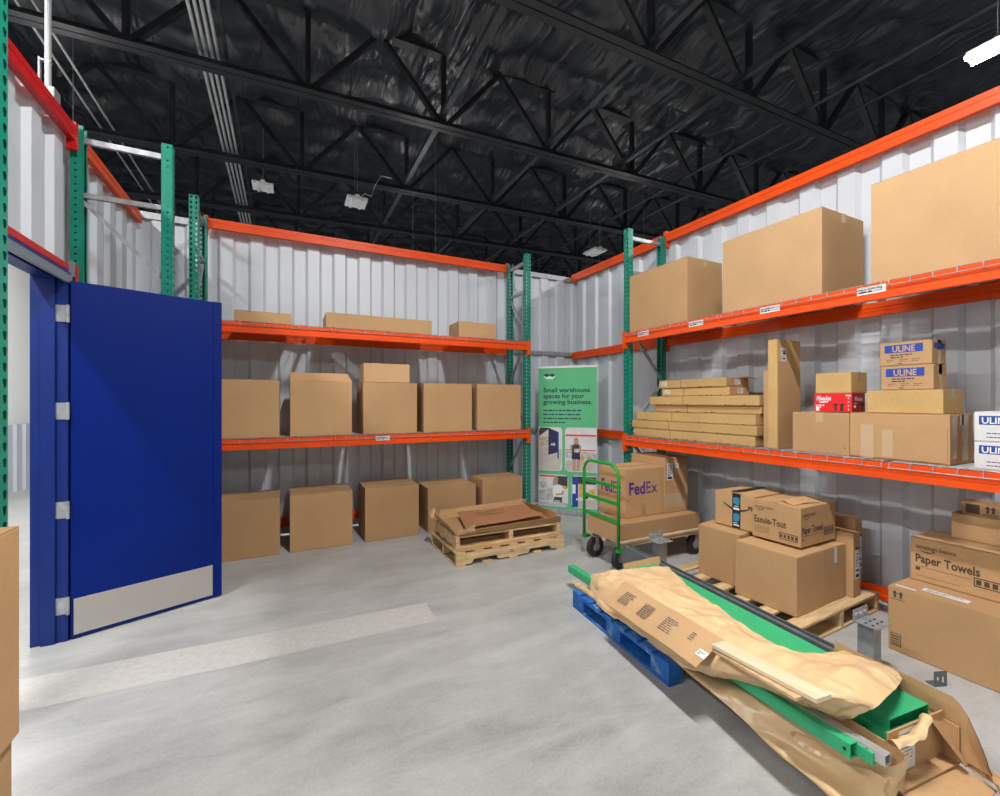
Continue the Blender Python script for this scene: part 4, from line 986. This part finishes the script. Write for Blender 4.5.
# green tube and aluminium tube
def sqtube(t_name, lab, a, b, wd, mat, inner=None, parent=None):
    a = Vector(a); b = Vector(b); t = thing(t_name, lab, 'metal tube', (0, 0, 0)); d = (b - a).normalized()
    m = MB(); X = d.cross(Vector((0, 0, 1))).normalized(); Y = Vector((0, 0, 1)); h = wd / 2; q = h - .003
    for s in (-1, 1):
        m.prism([(s * q, -h), (s * h, -h), (s * h, h), (s * q, h)], a, b, X, Y); m.prism([(-q, s * q), (q, s * q), (q, s * h), (-q, s * h)], a, b, X, Y)
    m.build('tube', mat, t)
    e = MB(); e.prism([(-q, -q), (q, -q), (q, q), (-q, q)], a + d * .05, a + d * .052, X, Y); e.build('plug', 'black_gap', t)
    if inner:
        m = MB(); g = h * .78
        m.prism([(-g + .03, -g), (g + .012, -g), (g + .012, g), (-g + .03, g)], a - d * .055, a + d * .04, X, Y); m.build('sleeve', mat, t)
        m = MB(); m.tube([a + d * .02 + Vector((0, 0, 0)) - X * (h + .0005), a + d * .02 - X * (h - .002)], .007, 10); m.tube([a - d * .03 + X * .02 + Vector((0, 0, g + .0008)), a - d * .03 + X * .02 + Vector((0, 0, g - .002))], .007, 10); m.build('bolt_hole', 'black_gap', t)
    return t
sqtube('green_tube', 'long square green tube sticking out of the paper at both ends', PZ(855, 750, .245), PZ(571, 568, .17), .058, 'green_panel', True)
sqtube('aluminium_tube', 'square bare aluminium tube beside the green tube end', PZ(888, 760, .262), PZ(888, 760, .262) + Vector((.05, 1.0, -.03)), .040, 'aluminium')
o = thing('wood_strip', 'thin wooden strip poking out at the far left of the pallet', 'wood strip', (0, 0, 0)); a = PZ(577, 584, .147); MB().bar(a, a + Vector((-.04, -.6, 0)), .05, .018).build('strip', 'wood_pallet', o)

# paper sheets --------------------------------------------------------
def cat(P, t):
    n = len(P) - 1; x = min(max(t, 0), 1) * n; i = min(int(x), n - 1); f_ = x - i
    p0, p1, p2, p3 = P[max(i - 1, 0)], P[i], P[i + 1], P[min(i + 2, n)]
    return .5 * ((2 * p1) + (p2 - p0) * f_ + (2 * p0 - 5 * p1 + 4 * p2 - p3) * f_ ** 2 + (3 * p1 - p0 - 3 * p2 + p3) * f_ ** 3)
class Patch:
    def __init__(s, stations): s.st = [[PZ(*q) for q in r_] for r_ in stations]
    def at(s, p, q): return cat([cat(r_, q) for r_ in s.st], p)
    def norm(s, p, q):
        e = .01; a = s.at(p + e, q) - s.at(p - e, q); b = s.at(p, q + e) - s.at(p, q - e); n = b.cross(a).normalized()
        return n if n.z > 0 else -n
def crease(p, seed):
    w_ = noise.noise_vector(p * 4 + Vector((seed, 1, 2))) * .08
    a = noise.noise((p + w_) * 5 + Vector((seed, 0, 0))); b = noise.noise((p + w_) * 12 + Vector((0, seed, 0))); c = noise.noise(Vector(((p.x + w_.x) * 14, (p.y + w_.y) * 4.5, seed))); e = noise.noise((p + w_) * 24 + Vector((0, 0, seed)))
    v1 = noise.voronoi((p + w_) * 5.5 + Vector((seed, 0, 0)))[0]; v2 = noise.voronoi((p + w_ * .5) * 12 + Vector((0, seed, 0)))[0]
    rg = lambda q, k: max(0, 1 - abs(q) * k)
    return 1.3 * (v1[0] - .45) + .6 * (v2[0] - .45) + .35 * rg(a, 2.2) + .35 * rg(c, 2.4) ** 1.3
def paper_sheet(name, patch, nu, nv, amp, seed, parent, p0=0, p1=1, q0=0, q1=1, off=0, flat=None):
    rows = []
    for i in range(nu + 1):
        row = []
        for j in range(nv + 1):
            p = p0 + (p1 - p0) * i / nu; q = q0 + (q1 - q0) * j / nv
            P = patch.at(p, q); n = patch.norm(p, q); a = amp
            if flat and flat[0] < p < flat[1] and flat[2] < q < flat[3]: a *= .15
            row.append(P + n * (crease(P, seed) * a + off))
        rows.append(row)
    m = MB(); m.grid(rows); return m.build(name, 'paper', parent, smooth=True, fix=False)
top = Patch([
    [(588, 576, .17), (597, 574, .27), (618, 571, .34), (645, 568, .37), (668, 567, .37)],
    [(598, 603, .15), (611, 599, .24), (632, 592, .34), (662, 590, .375), (692, 590, .37)],
    [(646, 640, .15), (658, 635, .24), (685, 625, .35), (722, 626, .385), (756, 634, .37)],
    [(692, 673, .16), (708, 667, .27), (735, 656, .36), (768, 652, .39), (800, 656, .37)],
    [(752, 686, .25), (768, 682, .33), (790, 674, .38), (815, 662, .41), (848, 655, .385)],
    [(800, 708, .27), (812, 702, .36), (835, 690, .44), (865, 672, .44), (888, 668, .38)],
    [(842, 722, .27), (858, 716, .35), (878, 705, .41), (895, 690, .41), (901, 680, .37)]])
pp = thing('wrapping_paper', 'crumpled brown kraft paper draped over the pallet and green parts', 'paper', (0, 0, 0))
paper_sheet('top_sheet', top, 200, 90, .019, 2.3, pp, flat=(.10, .55, .1, .55))
low = Patch([
    [(646, 640, .142), (656, 643, .146), (668, 650, .147), (690, 656, .147)],
    [(686, 672, .142), (699, 673, .144), (712, 676, .146), (738, 682, .147)],
    [(735, 712, .075), (748, 708, .11), (765, 706, .14), (790, 712, .17)],
    [(775, 752, .02), (795, 744, .06), (815, 738, .14), (842, 742, .19)],
    [(815, 785, .012), (835, 770, .05), (858, 760, .15), (880, 768, .215)],
    [(850, 815, .01), (870, 795, .07), (888, 780, .16), (902, 768, .25)],
    [(880, 822, .01), (895, 800, .09), (905, 780, .19), (914, 752, .335)]])
o = paper_sheet('lower_sheet', low, 160, 66, .011, 5.1, pp)
rows = []
for i in range(31):   # collar of paper curling over the carton end
    s = i / 30; base = Vector((CWn * s * .62 - .012, .035 - .02 * math.sin(s * 3), .158 + .05 * s ** 2)); row = []
    for j in range(7):
        t = j / 6; row.append(base + Vector((.0, .045 * t - .02, .02 * math.sin(t * math.pi) - .01 * t)) + noise.noise_vector((s * 5, t * 2, 1)) * .010)
    rows.append(row)
m = MB(); m.grid(rows); o = m.build('end_collar', 'paper', pp, smooth=True, fix=False)
o.location = (NL.x, NL.y, .136); o.rotation_euler = (0, 0, math.atan2(ca.y, ca.x))
# printed cardboard sheet lying on the paper
ps = thing('printed_sheet', 'flat brown cardboard sheet with blurred grey print on the paper', 'cardboard', (0, 0, 0))
qa, qb, qc, qd = PZ(624, 581, .375), PZ(726, 640.5, .398), PZ(696, 667, .305), PZ(607, 604, .275)
rows = []
for j in range(7):
    t = j / 6; rows.append([(qa.lerp(qb, i / 14)).lerp(qd.lerp(qc, i / 14), t) + Vector((0, 0, .004 * math.sin(i * .8) * (1 - abs(t - .5)) + .012 * math.sin(math.pi * t))) for i in range(15)])
m = MB(); m.grid(rows, .004); m.build('sheet', 'kraft_light', ps)
X = (qb - qa).normalized(); Y = (qa - qd); Y = (Y - X * Y.dot(X)); Wd = (qb - qa).length; Hd = Y.length
f = Face(ps, qd + Vector((0, 0, .0)), X, Y.normalized())
for k in range(4):
    for q in range(7 if k < 3 else 4):
        n_ = .012 + .012 * math.sin(math.pi * (.30 + q * .045))
        f.lines('print', 'ink_grey', Wd * (.07 + k * .225), Hd * (.66 - q * .068), Wd * (.19 if k < 3 else .08), 1, .01, .0075, k * 7 + q, .018)
f.rects('sticker', 'label_white', [(Wd * .86, Hd * .22, Wd * .93, Hd * .42)], .018, .0008); f.lines('print', 'ink', Wd * .87, Hd * .33, Wd * .045, 2, .012, .005, 9, .0195)
# wooden board on the paper
wbd = thing('wood_board', 'pale planed wooden board lying on the brown paper', 'board', (0, 0, 0))
a = PZ(718, 644, .405); b = PZ(824, 699, .455); m = MB(); m.bar(a, b, .085, .018); m.build('board', 'wood_pale', wbd, .002)
m = MB(); m.bar(a + Vector((.0, 0, -.024)), b + Vector((-.03, .06, -.024)), .075, .014); m.build('lower_board', 'wood_pallet', wbd, .002)

# small props on posts
print('objects', len(bpy.data.objects))
